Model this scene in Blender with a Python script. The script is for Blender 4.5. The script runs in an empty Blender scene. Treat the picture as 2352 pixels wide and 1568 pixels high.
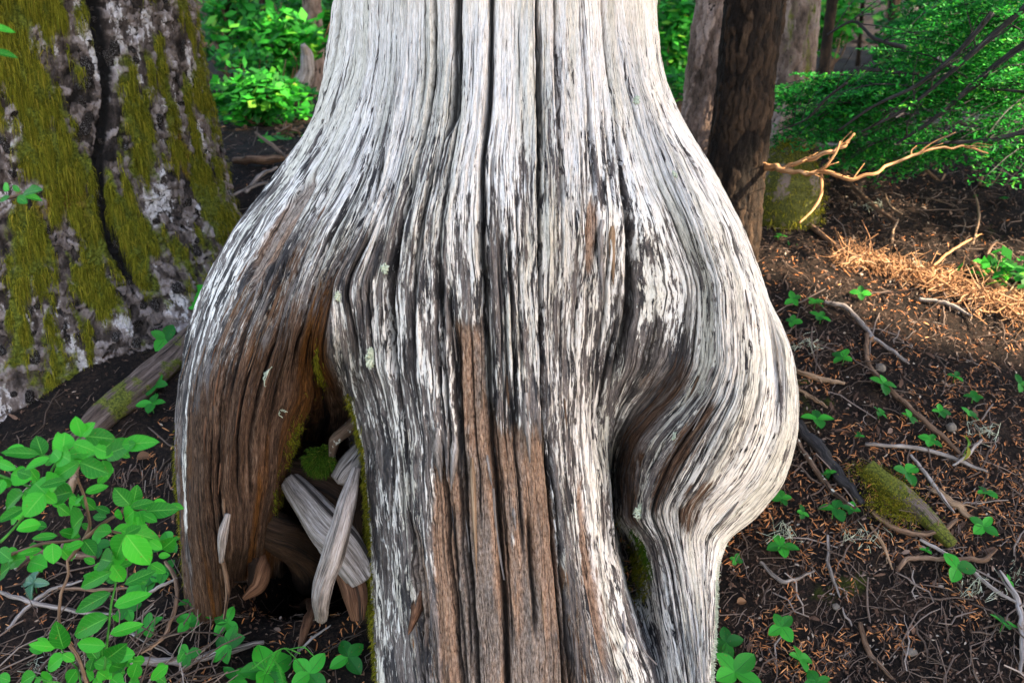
import bpy, math, random
import numpy as np
from mathutils import Vector, Matrix, Euler
R = math.radians
random.seed(7); rng = np.random.default_rng(7)
scene = bpy.context.scene

# ------------------------------------------------------------------ camera
F0, CZ, PITCH = 2037.0, 1.6, R(18)         # focal length in units of a 2352 px wide picture
cam = bpy.data.cameras.new('camera'); camo = bpy.data.objects.new('camera', cam)
scene.collection.objects.link(camo); scene.camera = camo
cam.sensor_width = 36; cam.lens = 36 * F0 / 2352; cam.clip_start = .05; cam.clip_end = 500
camo.location = (0, 0, CZ); camo.rotation_euler = (math.pi/2 - PITCH, 0, 0)
cam.dof.use_dof = True; cam.dof.focus_distance = 2.15; cam.dof.aperture_fstop = 4.0
# ------------------------------------------------------------------ world, sun
SUN = Vector((.80, -.22, .60)).normalized()
world = bpy.data.worlds.new('World'); scene.world = world; world.use_nodes = True
wn = world.node_tree; bgn = wn.nodes['Background']
sky = wn.nodes.new('ShaderNodeTexSky'); sky.sky_type = 'NISHITA'; sky.sun_disc = False
sky.sun_elevation = math.asin(SUN.z); sky.sun_rotation = math.atan2(SUN.x, SUN.y)
sky.dust_density = .7; sky.ozone_density = 1.0; sky.air_density = 1.0
wmx = wn.nodes.new('ShaderNodeMix'); wmx.data_type = 'RGBA'; wmx.blend_type = 'MULTIPLY'; wmx.inputs[0].default_value = 1; wmx.inputs[7].default_value = (1.17, .975, .83, 1)   # warm tint on the sky colour, takes out its blue cast
wn.links.new(sky.outputs[0], wmx.inputs[6]); wn.links.new(wmx.outputs[2], bgn.inputs[0]); bgn.inputs[1].default_value = .15
sun = bpy.data.lights.new('sun', 'SUN'); suno = bpy.data.objects.new('sun', sun)
scene.collection.objects.link(suno); sun.energy = 5.0; sun.angle = R(.5); sun.color = (1, .80, .55)
suno.rotation_euler = SUN.to_track_quat('Z', 'Y').to_euler()
scene.view_settings.view_transform = 'Standard'; scene.view_settings.look = 'None'
scene.view_settings.gamma = 1; scene.view_settings.use_curve_mapping = False
scene.view_settings.exposure = 2.35

# ------------------------------------------------------------------ noise
_p = rng.permutation(512).astype(np.int64); _p = np.concatenate([_p, _p, _p])
_g = rng.normal(size=(512, 3)); _g /= np.linalg.norm(_g, axis=1)[:, None]
def noise(x, y, z=0.0):
    x, y, z = np.broadcast_arrays(np.asarray(x, float), np.asarray(y, float), np.asarray(z, float))
    xi, yi, zi = np.floor(x).astype(np.int64), np.floor(y).astype(np.int64), np.floor(z).astype(np.int64)
    fx, fy, fz = x-xi, y-yi, z-zi; xi &= 511; yi &= 511; zi &= 511
    sx, sy, sz = [t*t*t*(t*(t*6-15)+10) for t in (fx, fy, fz)]
    def g(i, j, k):
        h = _p[_p[(xi+i) & 511] + ((yi+j) & 511)]; h = _p[h + ((zi+k) & 511)] & 511
        v = _g[h]; return v[..., 0]*(fx-i) + v[..., 1]*(fy-j) + v[..., 2]*(fz-k)
    L = lambda a, b, t: a+(b-a)*t
    return 1.6*L(L(L(g(0,0,0), g(1,0,0), sx), L(g(0,1,0), g(1,1,0), sx), sy),
             L(L(g(0,0,1), g(1,0,1), sx), L(g(0,1,1), g(1,1,1), sx), sy), sz)
def fbm(x, y, z=0.0, o=4, r=.55):
    s = 0; a = 1; n = 0
    for i in range(o):
        s = s + a*noise(x*2**i+i*17.3, y*2**i+i*9.1, z*2**i if not np.isscalar(z) else z+i*3.7); n += a; a *= r
    return s/n
def sstep(a, b, x): t = np.clip((x-a)/(b-a), 0, 1); return t*t*(3-2*t)
def worley(x, y):
    xi, yi = np.floor(x).astype(np.int64), np.floor(y).astype(np.int64)
    d1 = np.full(x.shape, 9.); d2 = d1.copy(); idn = np.zeros(x.shape)
    for i in (-1, 0, 1):
        for j in (-1, 0, 1):
            cx, cy = xi+i, yi+j; h = _p[_p[cx & 511] + (cy & 511)]
            px, py = cx + (h % 31)/31., cy + (h % 29)/29.
            d = np.hypot(x-px, y-py); m = d < d1
            d2 = np.where(m, d1, np.minimum(d2, d)); idn = np.where(m, h/512., idn); d1 = np.where(m, d, d1)
    return d1, d2, idn
def pchip(xk, yk, x):
    xk = np.asarray(xk, float); yk = np.asarray(yk, float); h = np.diff(xk)
    sh = (len(h),) + (1,)*(yk.ndim-1); d = np.diff(yk, axis=0)/h.reshape(sh)
    m = np.zeros_like(yk); m[0] = d[0]; m[-1] = d[-1]
    w1 = (2*h[1:]+h[:-1]).reshape((-1,)+(1,)*(yk.ndim-1)); w2 = (h[1:]+2*h[:-1]).reshape(w1.shape)
    with np.errstate(divide='ignore', invalid='ignore'):
        hm = (w1+w2)/(w1/d[:-1]+w2/d[1:])
    m[1:-1] = np.where(d[:-1]*d[1:] > 0, np.nan_to_num(hm), 0)
    i = np.clip(np.searchsorted(xk, x)-1, 0, len(h)-1); ss = (-1,)+(1,)*(yk.ndim-1)
    t = np.clip((x-xk[i])/h[i], -.5, 1.5).reshape(ss); hh = h[i].reshape(ss)
    return ((1+2*t)*(1-t)**2)*yk[i] + t*(1-t)**2*hh*m[i] + t*t*(3-2*t)*yk[i+1] + t*t*(t-1)*hh*m[i+1]

# ------------------------------------------------------------------ where things stand
cp, sp = math.cos(PITCH), math.sin(PITCH)
def rdir(u, v):
    a = (np.asarray(u, float)-1176)/F0; b = -(np.asarray(v, float)-784)/F0
    return np.stack(np.broadcast_arrays(a, cp + b*sp, -sp + b*cp), -1)
def PY(u, v, Y):                            # the point seen at (u, v) that lies Y metres ahead
    d = rdir(u, v); return d*(np.asarray(Y)/d[..., 1])[..., None] + np.array([0, 0, CZ])
def proj(p):
    q = np.asarray(p) - np.array([0, 0, CZ]); dep = q[..., 1]*cp - q[..., 2]*sp
    return 1176 + F0*q[..., 0]/dep, 784 - F0*(q[..., 1]*sp + q[..., 2]*cp)/dep
_yy = np.linspace(-60, 200, 5201)
_sl = np.interp(_yy, [-60, 0, 1.3, 1.6, 3.7, 5.2, 11, 16, 40, 60], [0, .1, .2, .42, .42, .06, .05, .13, .13, 0])
_hh = np.concatenate([[0], np.cumsum((_sl[1:]+_sl[:-1])/2*np.diff(_yy))]); _hh -= np.interp(1.77, _yy, _hh)
def gh(x, y, fine=True):
    x = np.asarray(x, float); y = np.asarray(y, float)
    h = np.interp(y, _yy, _hh) + .10*fbm(x*.6, y*.6, 3.3, 2) + .3*fbm(x*.11, y*.11, 8.3, 2)*sstep(5, 14, y)
    h = h - .70*np.exp(-((x+.60)/.17)**4 - ((y-2.62)/.38)**4)            # the hollow under the arch
    h = h - .10*sstep(-.95, -1.25, x)*sstep(2.75, 2.3, y)                  # bank below the mossy tree
    if fine: h = h + .022*fbm(x*3, y*3, 1.1, 4) + .007*fbm(x*14, y*14, 5., 3)
    return h
def G(u, v):                                # the point of the ground seen at (u, v)
    d = rdir(u, v); d2 = d.reshape(-1, 3); ts = 1.0*np.exp(np.linspace(0, 3.7, 160))
    P = d2[:, None]*ts[None, :, None]; below = P[..., 2]+CZ < gh(P[..., 0], P[..., 1]); k = np.argmax(below, 1).clip(1)
    lo, hi = ts[k-1], ts[k]
    for _ in range(12):
        m = (lo+hi)/2; P = d2*m[:, None]; b = P[:, 2]+CZ < gh(P[:, 0], P[:, 1]); lo, hi = np.where(b, lo, m), np.where(b, m, hi)
    out = d2*hi[:, None]; out[:, 2] += CZ
    return out.reshape(d.shape)

def gp(uv, lift=0.):
    q = G(*np.array(uv, float).T); q[:, 2] += lift; return q

# ------------------------------------------------------------------ building helpers
col = scene.collection
def mesh_np(name, V, Fq, mat, smooth=True, attrs=None, uv=None):
    V = np.asarray(V, np.float32).reshape(-1, 3); Fq = np.asarray(Fq, np.int32); n = Fq.shape[1]
    me = bpy.data.meshes.new(name); me.vertices.add(len(V)); me.vertices.foreach_set('co', V.ravel())
    me.loops.add(Fq.size); me.loops.foreach_set('vertex_index', Fq.ravel())
    me.polygons.add(len(Fq)); me.polygons.foreach_set('loop_start', np.arange(0, Fq.size, n, dtype=np.int32))
    me.update(calc_edges=True)
    if smooth: me.polygons.foreach_set('use_smooth', np.ones(len(Fq), bool))
    for k, a in (attrs or {}).items():
        at = me.attributes.new(k, 'FLOAT', 'POINT'); at.data.foreach_set('value', np.asarray(a, np.float32).ravel())
    if uv is not None:
        ul = me.uv_layers.new(name='UVMap'); ul.data.foreach_set('uv', np.asarray(uv, np.float32)[Fq.ravel()].ravel())
    me.materials.append(mat); me.validate() if False else None
    return me
def ob(name, me, parent=None, loc=None, rot=None, kind=None, sc=None):
    o = bpy.data.objects.new(name, me); col.objects.link(o)
    if parent is not None: o.parent = parent
    if loc is not None: o.location = loc
    if rot is not None: o.rotation_euler = rot
    if sc is not None: o.scale = sc if hasattr(sc, '__len__') else (sc,)*3
    if kind: o['kind'] = kind
    return o
def tag(o, label, cat, group=None, kind=None):
    o['label'] = label; o['category'] = cat
    if group: o['group'] = group
    if kind: o['kind'] = kind
    return o
def thing(name, label, cat, loc=(0, 0, 0), group=None, rot=None):
    return tag(ob(name, None, None, loc, rot), label, cat, group)
class MB:                                   # collects quads
    def __init__(s): s.V = []; s.F = []; s.U = []; s.n = 0
    def add(s, V, Fq, U=None):
        V = np.asarray(V, float).reshape(-1, 3); s.V.append(V); s.F.append(np.asarray(Fq)+s.n); s.n += len(V)
        s.U.append(np.zeros((len(V), 2)) if U is None else U)
    def mesh(s, name, mat, smooth=True, off=(0, 0, 0)):
        return mesh_np(name, np.concatenate(s.V)-np.asarray(off), np.concatenate(s.F), mat, smooth, uv=np.concatenate(s.U))
def grid_faces(nr, nc, wrap=False):
    c = np.arange(nc if wrap else nc-1); r = np.arange(nr-1); rr, cc = np.meshgrid(r, c, indexing='ij')
    c2 = (cc+1) % nc
    return np.stack([rr*nc+cc, rr*nc+c2, (rr+1)*nc+c2, (rr+1)*nc+cc], -1).reshape(-1, 4)
def resample(P, n):
    P = np.asarray(P, float)
    if len(P) == 2: t = np.linspace(0, 1, n)[:, None]; return P[0]*(1-t)+P[1]*t
    s = np.concatenate([[0], np.cumsum(np.linalg.norm(np.diff(P[:, :3], axis=0), axis=1))])
    return pchip(s, P, np.linspace(0, s[-1], n))
def tube(mb, P, rad, n=None, sides=8, bump=.12, wob=0, flat=1.0):
    """P: control points; rad: radii at them; closed round limb with an uneven surface"""
    P = np.asarray(P, float); rad = np.broadcast_to(np.asarray(rad, float), (len(P),)) if np.ndim(rad) else np.full(len(P), rad)
    n = n or max(4, len(P)*5); Q = resample(np.c_[P, rad], n); C = Q[:, :3]; r = Q[:, 3].copy()
    if wob:
        s = rng.random()*50; k = np.linspace(0, n/4., n)
        C = C + wob*np.stack([noise(k, s, 0), noise(k, s, 5.5), noise(k, s, 9.5)], -1)
    T = np.gradient(C, axis=0); T /= np.linalg.norm(T, axis=1)[:, None]+1e-9
    up = np.array([0, 0, 1.]) if abs(T[:, 2]).mean() < .8 else np.array([0, 1., 0])
    A = np.cross(T, up); A /= np.linalg.norm(A, axis=1)[:, None]+1e-9; B = np.cross(A, T)
    th = np.linspace(0, 2*math.pi, sides, endpoint=False); ph = rng.random()*99
    al = np.concatenate([[0], np.cumsum(np.linalg.norm(np.diff(C, axis=0), axis=1))])[:, None]/max(r.mean(), .004)
    rr = r[:, None]*(1+bump*1.6*noise(np.cos(th)[None]*1.3+ph, np.sin(th)[None]*1.3, al*.30)
                     + (.0 if r.mean() < .004 else bump*1.1*noise(np.cos(th)[None]*3.6+ph, np.sin(th)[None]*3.6, al*.14)))
    if sides >= 18: rr = rr + r[:, None]*.13*noise(np.cos(th)[None]*6+ph, np.sin(th)[None]*6, al*.05) + r[:, None]*.10*noise(np.cos(th)[None]*14+ph, np.sin(th)[None]*14, al*.10)
    V = C[:, None]+rr[..., None]*(np.cos(th)[None, :, None]*A[:, None]+flat*np.sin(th)[None, :, None]*B[:, None])
    V = np.concatenate([np.repeat((C[0]-T[0]*r[0]*.3)[None, None], sides, 1), V, np.repeat((C[-1]+T[-1]*r[-1]*.3)[None, None], sides, 1)])
    L = np.concatenate([[0], np.cumsum(np.linalg.norm(np.diff(C, axis=0), axis=1))]); L = np.concatenate([[0], L, [L[-1]]])
    uv = np.stack(np.broadcast_arrays(th[None]/(2*math.pi)*r.mean()*6.3, L[:, None]), -1).reshape(-1, 2)+rng.random()*3
    mb.add(V, grid_faces(n+2, sides, True), uv)
    return C

# ------------------------------------------------------------------ materials
class M_:
    def __init__(s, name):
        s.m = bpy.data.materials.new(name); s.m.use_nodes = True; s.t = s.m.node_tree; s.N = s.t.nodes; s.b = s.N['Principled BSDF']
        s.b.inputs['Specular IOR Level'].default_value = .25; s.b.inputs['Roughness'].default_value = .8
    def lk(s, v, sock):
        if hasattr(v, 'links'): s.t.links.new(v, sock)
        elif v is not None:
            sock.default_value = v if not (hasattr(v, '__len__') and len(v) == 3 and sock.type == 'RGBA') else (*v, 1)
    def at(s, n): q = s.N.new('ShaderNodeAttribute'); q.attribute_name = n; return q.outputs['Fac']
    def tc(s, k='Object'): return s.N.new('ShaderNodeTexCoord').outputs[k]
    def isl(s): return s.N.new('ShaderNodeNewGeometry').outputs['Random Per Island']
    def orand(s): return s.N.new('ShaderNodeObjectInfo').outputs['Random']
    def mp(s, v, sc=(1, 1, 1), loc=(0, 0, 0)):
        q = s.N.new('ShaderNodeMapping'); s.lk(v, q.inputs[0]); q.inputs['Scale'].default_value = sc; q.inputs['Location'].default_value = loc; return q.outputs[0]
    def xyz(s, x, y, z=0.): q = s.N.new('ShaderNodeCombineXYZ'); [s.lk(a, b) for a, b in zip((x, y, z), q.inputs)]; return q.outputs[0]
    def sep(s, v): q = s.N.new('ShaderNodeSeparateXYZ'); s.lk(v, q.inputs[0]); return q.outputs
    def no(s, v, sc=5, d=4, r=.6, dist=0.):
        q = s.N.new('ShaderNodeTexNoise'); s.lk(v, q.inputs['Vector']); q.inputs['Scale'].default_value = sc
        q.inputs['Detail'].default_value = d; q.inputs['Roughness'].default_value = r; q.inputs['Distortion'].default_value = dist; return q.outputs[0]
    def vo(s, v, sc=5, f='F1', o='Distance'):
        q = s.N.new('ShaderNodeTexVoronoi'); q.feature = f; s.lk(v, q.inputs['Vector']); q.inputs['Scale'].default_value = sc; return q.outputs[o]
    def ma(s, op, a, b=None, c=None):
        q = s.N.new('ShaderNodeMath'); q.operation = op; s.lk(a, q.inputs[0]); s.lk(b, q.inputs[1]); s.lk(c, q.inputs[2]); return q.outputs[0]
    def ss(s, x, a, b):
        q = s.N.new('ShaderNodeMapRange'); q.interpolation_type = 'SMOOTHSTEP'; s.lk(x, q.inputs[0]); s.lk(a, q.inputs[1]); s.lk(b, q.inputs[2]); return q.outputs[0]
    def mix(s, f, a, b):
        q = s.N.new('ShaderNodeMix'); q.data_type = 'RGBA'; s.lk(f, q.inputs[0]); s.lk(a, q.inputs[6]); s.lk(b, q.inputs[7]); return q.outputs[2]
    def ramp(s, f, st):
        q = s.N.new('ShaderNodeValToRGB'); s.lk(f, q.inputs[0]); e = q.color_ramp.elements
        while len(e) < len(st): e.new(.5)
        for k, (p, c) in zip(e, st): k.position = p; k.color = (*c, 1)
        return q.outputs[0]
    def bump(s, h, st=.5, dist=.01, prev=None):
        q = s.N.new('ShaderNodeBump'); s.lk(h, q.inputs['Height']); q.inputs['Strength'].default_value = st; q.inputs['Distance'].default_value = dist
        if prev is not None: s.lk(prev, q.inputs['Normal'])
        return q.outputs[0]
    def out(s, c, nrm=None, rough=None, spec=None):
        s.lk(c, s.b.inputs['Base Color'])
        if nrm is not None: s.lk(nrm, s.b.inputs['Normal'])
        if rough is not None: s.lk(rough, s.b.inputs['Roughness'])
        if spec is not None: s.b.inputs['Specular IOR Level'].default_value = spec
        return s.m
    def translucent(s, c, f=.35):
        tr = s.N.new('ShaderNodeBsdfTranslucent'); s.lk(c, tr.inputs[0]); mx = s.N.new('ShaderNodeMixShader'); mx.inputs[0].default_value = f
        o = [n for n in s.N if n.type == 'OUTPUT_MATERIAL'][0]
        s.t.links.new(s.b.outputs[0], mx.inputs[1]); s.t.links.new(tr.outputs[0], mx.inputs[2]); s.t.links.new(mx.outputs[0], o.inputs[0])

def mat_stump():
    m = M_('weathered_wood'); A, T = m.at('ga'), m.at('gt')
    bl, br, rt, cr, ms = [m.at(k) for k in ('bl', 'br', 'rt', 'cr', 'ms')]
    w = m.no(m.xyz(m.ma('MULTIPLY', A, 6.), m.ma('MULTIPLY', T, 5.)), 1, 3, .5)
    A2 = m.ma('ADD', A, m.ma('MULTIPLY', m.ma('SUBTRACT', w, .5), .030))
    v = lambda x, y, z=0.: m.xyz(m.ma('MULTIPLY', A2, x), m.ma('MULTIPLY', T, y), z)
    big = m.no(v(34, 4.2), 1, 4, .6, .1); mid = m.no(v(125, 15, 3.), 1, 5, .66, .15); fine = m.no(v(430, 46, 7.), 1, 3, .7); hair = m.no(v(900, 150, 2.), 1, 2, .6)
    tone = m.no(v(9, 1.6, 11.), 1, 3, .55)
    # bleached skin that flakes away along the grain
    f = m.ma('ADD', m.ma('MULTIPLY', big, .40), m.ma('ADD', m.ma('MULTIPLY', mid, .42), m.ma('MULTIPLY', fine, .20)))
    f = m.ma('ADD', m.ma('MULTIPLY_ADD', f, 1.75, -.375), m.ma('MULTIPLY', m.ma('SUBTRACT', bl, .5), .42))
    white = m.ss(f, .540, .580)
    dk = m.no(v(30, 5.5, 21.), 1, 5, .68); dk = m.ma('ADD', dk, m.ma('MULTIPLY', m.ma('SUBTRACT', fine, .5), .30))
    dark = m.ss(dk, .495, .555)
    under = m.ramp(m.ma('ADD', m.ma('MULTIPLY', fine, .6), m.ma('MULTIPLY', mid, .4)), [(.32, (.030, .027, .028)), (.48, (.165, .138, .128)), (.66, (.40, .345, .32))])
    black = m.ramp(fine, [(.35, (.006, .007, .009)), (.65, (.040, .041, .048))])
    under = m.mix(m.ma('MULTIPLY', dark, .85), under, black)
    pale = m.ramp(m.ma('ADD', m.ma('MULTIPLY', fine, .55), m.ma('MULTIPLY', mid, .45)), [(.34, (.34, .27, .215)), (.44, (.68, .60, .53)), (.55, (.92, .87, .82))])
    pale = m.mix(m.ss(tone, .46, .62), pale, m.mix(1, pale, m.ramp(fine, [(.35, (.36, .32, .26)), (.55, (.76, .71, .62))])))
    c = m.mix(white, under, pale)
    blk = m.no(v(85, 3.2, 41.), 1, 5, .62); blk = m.ma('ADD', blk, m.ma('MULTIPLY', m.ma('SUBTRACT', fine, .5), .22)); bk2 = m.no(v(20, 2.0, 51.), 1, 3, .5)
    blk = m.ss(m.ma('ADD', blk, m.ma('MULTIPLY', m.ma('SUBTRACT', bk2, .5), .35)), .565, .60)
    c = m.mix(m.ma('MULTIPLY', blk, m.ma('MULTIPLY_ADD', m.ss(bl, .98, .72), .55, .22)), c, m.ramp(fine, [(.35, (.010, .010, .012)), (.65, (.085, .072, .068))]))
    # damp brown heartwood, and the painted shade of the right fold
    brown = m.ramp(m.ma('ADD', m.ma('MULTIPLY', fine, .6), m.ma('MULTIPLY', big, .4)), [(.35, (.010, .006, .004)), (.47, (.058, .031, .019)), (.58, (.17, .098, .064)), (.72, (.38, .27, .20))])
    orange = m.mix(m.ss(m.ma('ADD', tone, m.ma('MULTIPLY', m.at('ru'), .2)), .53, .66), brown, m.ramp(fine, [(.35, (.05, .018, .004)), (.65, (.25, .10, .025))]))
    brm = m.ss(m.ma('ADD', br, m.ma('MULTIPLY', m.ma('SUBTRACT', m.ma('ADD', mid, m.ma('MULTIPLY', big, .6)), .8), 2.0)), .34, .68)
    c = m.mix(brm, c, orange)
    # crumbly tan rot
    cub = m.no(m.xyz(m.ma('MULTIPLY', A, 170.), m.ma('MULTIPLY', T, 75.), 4.), 1, 4, .7)
    tan = m.ramp(m.ma('ADD', m.ma('MULTIPLY', fine, .5), m.ma('MULTIPLY', cub, .5)), [(.36, (.035, .018, .012)), (.46, (.30, .175, .115)), (.56, (.52, .33, .22)), (.7, (.68, .52, .41))])
    tan = m.mix(m.ss(tone, .46, .58), tan, m.ramp(m.ma('ADD', m.ma('MULTIPLY', fine, .5), m.ma('MULTIPLY', cub, .5)), [(.38, (.04, .03, .024)), (.49, (.27, .20, .16)), (.62, (.52, .43, .37))]))
    c = m.mix(rt, c, tan)
    # fine drying checks, pinholes, algae
    ch = m.ss(m.no(v(230, 3.0, 31.), 1, 3, .55), .605, .63); c = m.mix(m.ma('MULTIPLY', ch, .85), c, (.018, .014, .012))
    pin = m.ss(m.vo(m.xyz(m.ma('MULTIPLY', A, 85.), m.ma('MULTIPLY', T, 60.)), 1), .085, .05); c = m.mix(m.ma('MULTIPLY', pin, .8), c, (.02, .015, .01))
    c = m.mix(m.ma('MULTIPLY', cr, .9), c, (.012, .010, .010))  # cracks stained near black, with the shade of their depth painted in
    mo = m.ss(m.ma('ADD', ms, m.ma('MULTIPLY', m.ma('SUBTRACT', cub, .5), 1.2)), .45, .75)
    c = m.mix(mo, c, m.ramp(cub, [(.35, (.02, .03, .004)), (.6, (.13, .15, .015))]))
    h = m.ma('ADD', m.ma('MULTIPLY', fine, .5), m.ma('MULTIPLY', white, .45)); h = m.ma('ADD', h, m.ma('MULTIPLY', hair, .25)); h = m.ma('SUBTRACT', h, m.ma('MULTIPLY', ch, .9))
    h = m.ma('ADD', h, m.ma('MULTIPLY', m.ma('MULTIPLY', cub, rt), 1.2))
    return m.out(c, m.bump(h, 1., .006), .80, .15)
def mat_limb(name, stops, moss=0., rough=.8, sc=1., pale=0.):
    m = M_(name); uv = m.tc('UV'); x, y, _ = m.sep(uv); r = m.orand()
    v = lambda a, b: m.xyz(m.ma('MULTIPLY', x, a*sc), m.ma('MULTIPLY', y, b*sc), m.ma('MULTIPLY', r, 30.))
    f = m.no(v(420, 22), 1, 4, .7); g = m.no(v(90, 5), 1, 4, .6)
    c = m.ramp(m.ma('ADD', m.ma('MULTIPLY', f, .55), m.ma('MULTIPLY', g, .45)), stops)
    if pale:
        c = m.mix(m.ss(m.no(m.tc(), 45, 3, .6), .56, .62), c, (.50, .50, .44))
    if moss:
        q = m.no(m.tc(), 9, 5, .7); c = m.mix(m.ss(q, .62-moss*.3, .70-moss*.3), c, m.ramp(m.no(m.tc(), 150, 3, .7), [(.35, (.02, .03, .004)), (.65, (.16, .17, .02))]))
    ck = m.ss(m.no(v(70, 2.2), 1, 3, .6), .60, .64); c = m.mix(m.ma('MULTIPLY', ck, .85), c, (.015, .011, .009))
    h = m.ma('SUBTRACT', m.ma('ADD', f, m.ma('MULTIPLY', g, .6)), m.ma('MULTIPLY', ck, 1.2))
    return m.out(c, m.bump(h, .8, .003), rough)
def mat_bark(name, stops, moss=(.02, .035, .004), moss2=(.17, .18, .022), lich=0.):
    m = M_(name); P = m.tc(); ms, ck = m.at('ms'), m.at('ck')
    a = m.no(m.mp(P, (1, 1, .55)), 26, 6, .72); b = m.no(m.mp(P, (1, 1, .4)), 7, 4, .6); d = m.no(P, 120, 4, .7); e = m.at('cid')
    k = m.ma('ADD', m.ma('MULTIPLY', a, .5), m.ma('ADD', m.ma('MULTIPLY', b, .34), m.ma('MULTIPLY', e, .20)))
    c = m.ramp(k, stops)
    c = m.mix(m.ma('MULTIPLY', m.ss(d, .56, .66), .6), c, (.02, .016, .013))
    if lich: c = m.mix(m.ma('MULTIPLY', m.ss(m.ma('ADD', b, m.ma('MULTIPLY', m.ma('SUBTRACT', a, .5), .8)), .64-lich*.12, .68-lich*.12), .85), c, m.ramp(d, [(.35, (.34, .31, .30)), (.6, (.66, .62, .62))]))
    c = m.mix(m.ss(ck, .2, .7), c, (.012, .011, .011))
    mo = m.ss(m.ma('ADD', ms, m.ma('MULTIPLY', m.ma('SUBTRACT', a, .5), 1.5)), .36, .72)
    rust = m.ss(m.no(P, 2.1, 3, .5), .58, .68)
    mc = m.mix(rust, m.ramp(d, [(.35, moss), (.65, moss2)]), m.ramp(d, [(.35, (.05, .022, .003)), (.65, (.20, .12, .014))]))
    c = m.mix(mo, c, mc)
    h = m.ma('ADD', m.ma('MULTIPLY', a, .8), m.ma('MULTIPLY', d, .25))
    return m.out(c, m.bump(h, 1., .012), .85, .15)
def mat_soil():
    m = M_('forest_soil'); P = m.tc(); a = m.no(P, 9, 6, .7); b = m.no(P, 75, 5, .75); d = m.no(P, 320, 3, .7)
    k = m.ma('ADD', m.ma('MULTIPLY', a, .35), m.ma('ADD', m.ma('MULTIPLY', b, .4), m.ma('MULTIPLY', d, .25)))
    c = m.ramp(k, [(.40, (.004, .0035, .0035)), (.49, (.012, .009, .008)), (.57, (.040, .025, .018)), (.68, (.13, .08, .055))])
    c = m.mix(m.ma('MULTIPLY', m.ss(m.no(P, 2.2, 5, .7), .61, .68), .8), c, m.ramp(b, [(.35, (.02, .028, .004)), (.65, (.10, .12, .015))]))
    return m.out(c, m.bump(k, 1., .03), .95, .15)
def mat_island(name, stops, rough=.75, spec=.25, tr=0., obj=False):
    m = M_(name); r = m.isl(); d = m.no(m.tc(), 260, 3, .6)
    if obj: r = m.ma('FRACT', m.ma('ADD', r, m.orand()))
    c = m.mix(.25, m.ramp(r, stops), m.ramp(d, [(.35, tuple(x*.3 for x in stops[len(stops)//2][1])), (.65, tuple(min(1, x*1.6) for x in stops[len(stops)//2][1]))]))
    m.out(c, None, rough, spec)
    if tr: m.translucent(c, tr)
    return m.m
def mat_leaf(name, lo, hi, vein, nv=5, tr=.35, gloss=.5, spots=0):
    m = M_(name); uv = m.tc('UV'); x, y, _ = m.sep(uv); r = m.orand()
    ax = m.ma('ABSOLUTE', x)                                 # x: -1..1 across, y: 0..1 along
    vn = m.ma('SUBTRACT', m.ma('MULTIPLY', y, float(nv)), m.ma('MULTIPLY', ax, 1.7))
    fr = m.ma('ABSOLUTE', m.ma('SUBTRACT', m.ma('FRACT', vn), .5))
    side = m.ss(fr, .06, .0); rib = m.ss(ax, .07, .02); vv = m.ma('MAXIMUM', m.ma('MULTIPLY', side, .5), rib)
    n = m.no(m.tc(), 60, 4, .6); tone = m.ma('ADD', m.ma('MULTIPLY', n, .45), m.ma('MULTIPLY', r, .6))
    c = m.mix(m.ss(tone, .2, .8), lo, hi); c = m.mix(m.ma('MULTIPLY', vv, .65), c, vein)
    sp = m.ss(m.no(m.mp(m.xyz(x, y, m.ma('MULTIPLY', r, 40.)), (.5, 1, 1)), 7, 3, .6), .655, .70); c = m.mix(m.ma('MULTIPLY', sp, .75), c, (.22, .14, .03))
    m.out(c, m.bump(m.ma('SUBTRACT', m.ma('MULTIPLY', n, .4), m.ma('MULTIPLY', vv, .8)), .5, .0015), gloss, .3); m.translucent(c, tr); return m.m

WOOD = mat_stump()
GREY = mat_limb('grey_driftwood', [(.36, (.035, .028, .026)), (.48, (.22, .185, .165)), (.60, (.44, .39, .37)), (.72, (.62, .57, .56))])
BROWN = mat_limb('brown_twig_bark', [(.36, (.03, .017, .011)), (.5, (.15, .088, .055)), (.66, (.34, .23, .16))])
TAN = mat_limb('tan_peeled_wood', [(.36, (.07, .04, .022)), (.5, (.32, .205, .125)), (.66, (.55, .40, .28))])
BLACK = mat_limb('charred_dark_wood', [(.36, (.006, .006, .007)), (.52, (.03, .028, .03)), (.68, (.14, .13, .135))])
DARKROT = mat_limb('dark_rotten_wood', [(.36, (.010, .005, .003)), (.52, (.045, .024, .014)), (.68, (.12, .07, .045))])
RED = mat_limb('reddish_dead_wood', [(.36, (.02, .008, .004)), (.5, (.11, .05, .026)), (.66, (.26, .14, .085))])
LICHB = mat_limb('lichen_spotted_bark', [(.36, (.03, .017, .011)), (.5, (.12, .075, .05)), (.66, (.30, .22, .17))], pale=1)
MOSSL = mat_limb('mossy_log_bark', [(.36, (.03, .02, .016)), (.5, (.12, .09, .075)), (.66, (.28, .22, .20))], moss=.75)
GREENST = mat_limb('green_stem', [(.36, (.02, .10, .015)), (.5, (.05, .22, .03)), (.66, (.10, .34, .05))])
BARKL = mat_bark('scaly_grey_bark', [(.38, (.010, .008, .007)), (.47, (.055, .042, .037)), (.55, (.155, .122, .110)), (.66, (.34, .29, .28))], lich=.30)
BARKD = mat_bark('dark_fissured_bark', [(.36, (.004, .003, .0025)), (.50, (.013, .009, .007)), (.64, (.048, .030, .019)), (.8, (.13, .085, .055))])
BARKP = mat_bark('pinkish_ridged_bark', [(.34, (.03, .022, .018)), (.48, (.17, .12, .10)), (.64, (.36, .28, .25)), (.8, (.5, .42, .39))])
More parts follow.
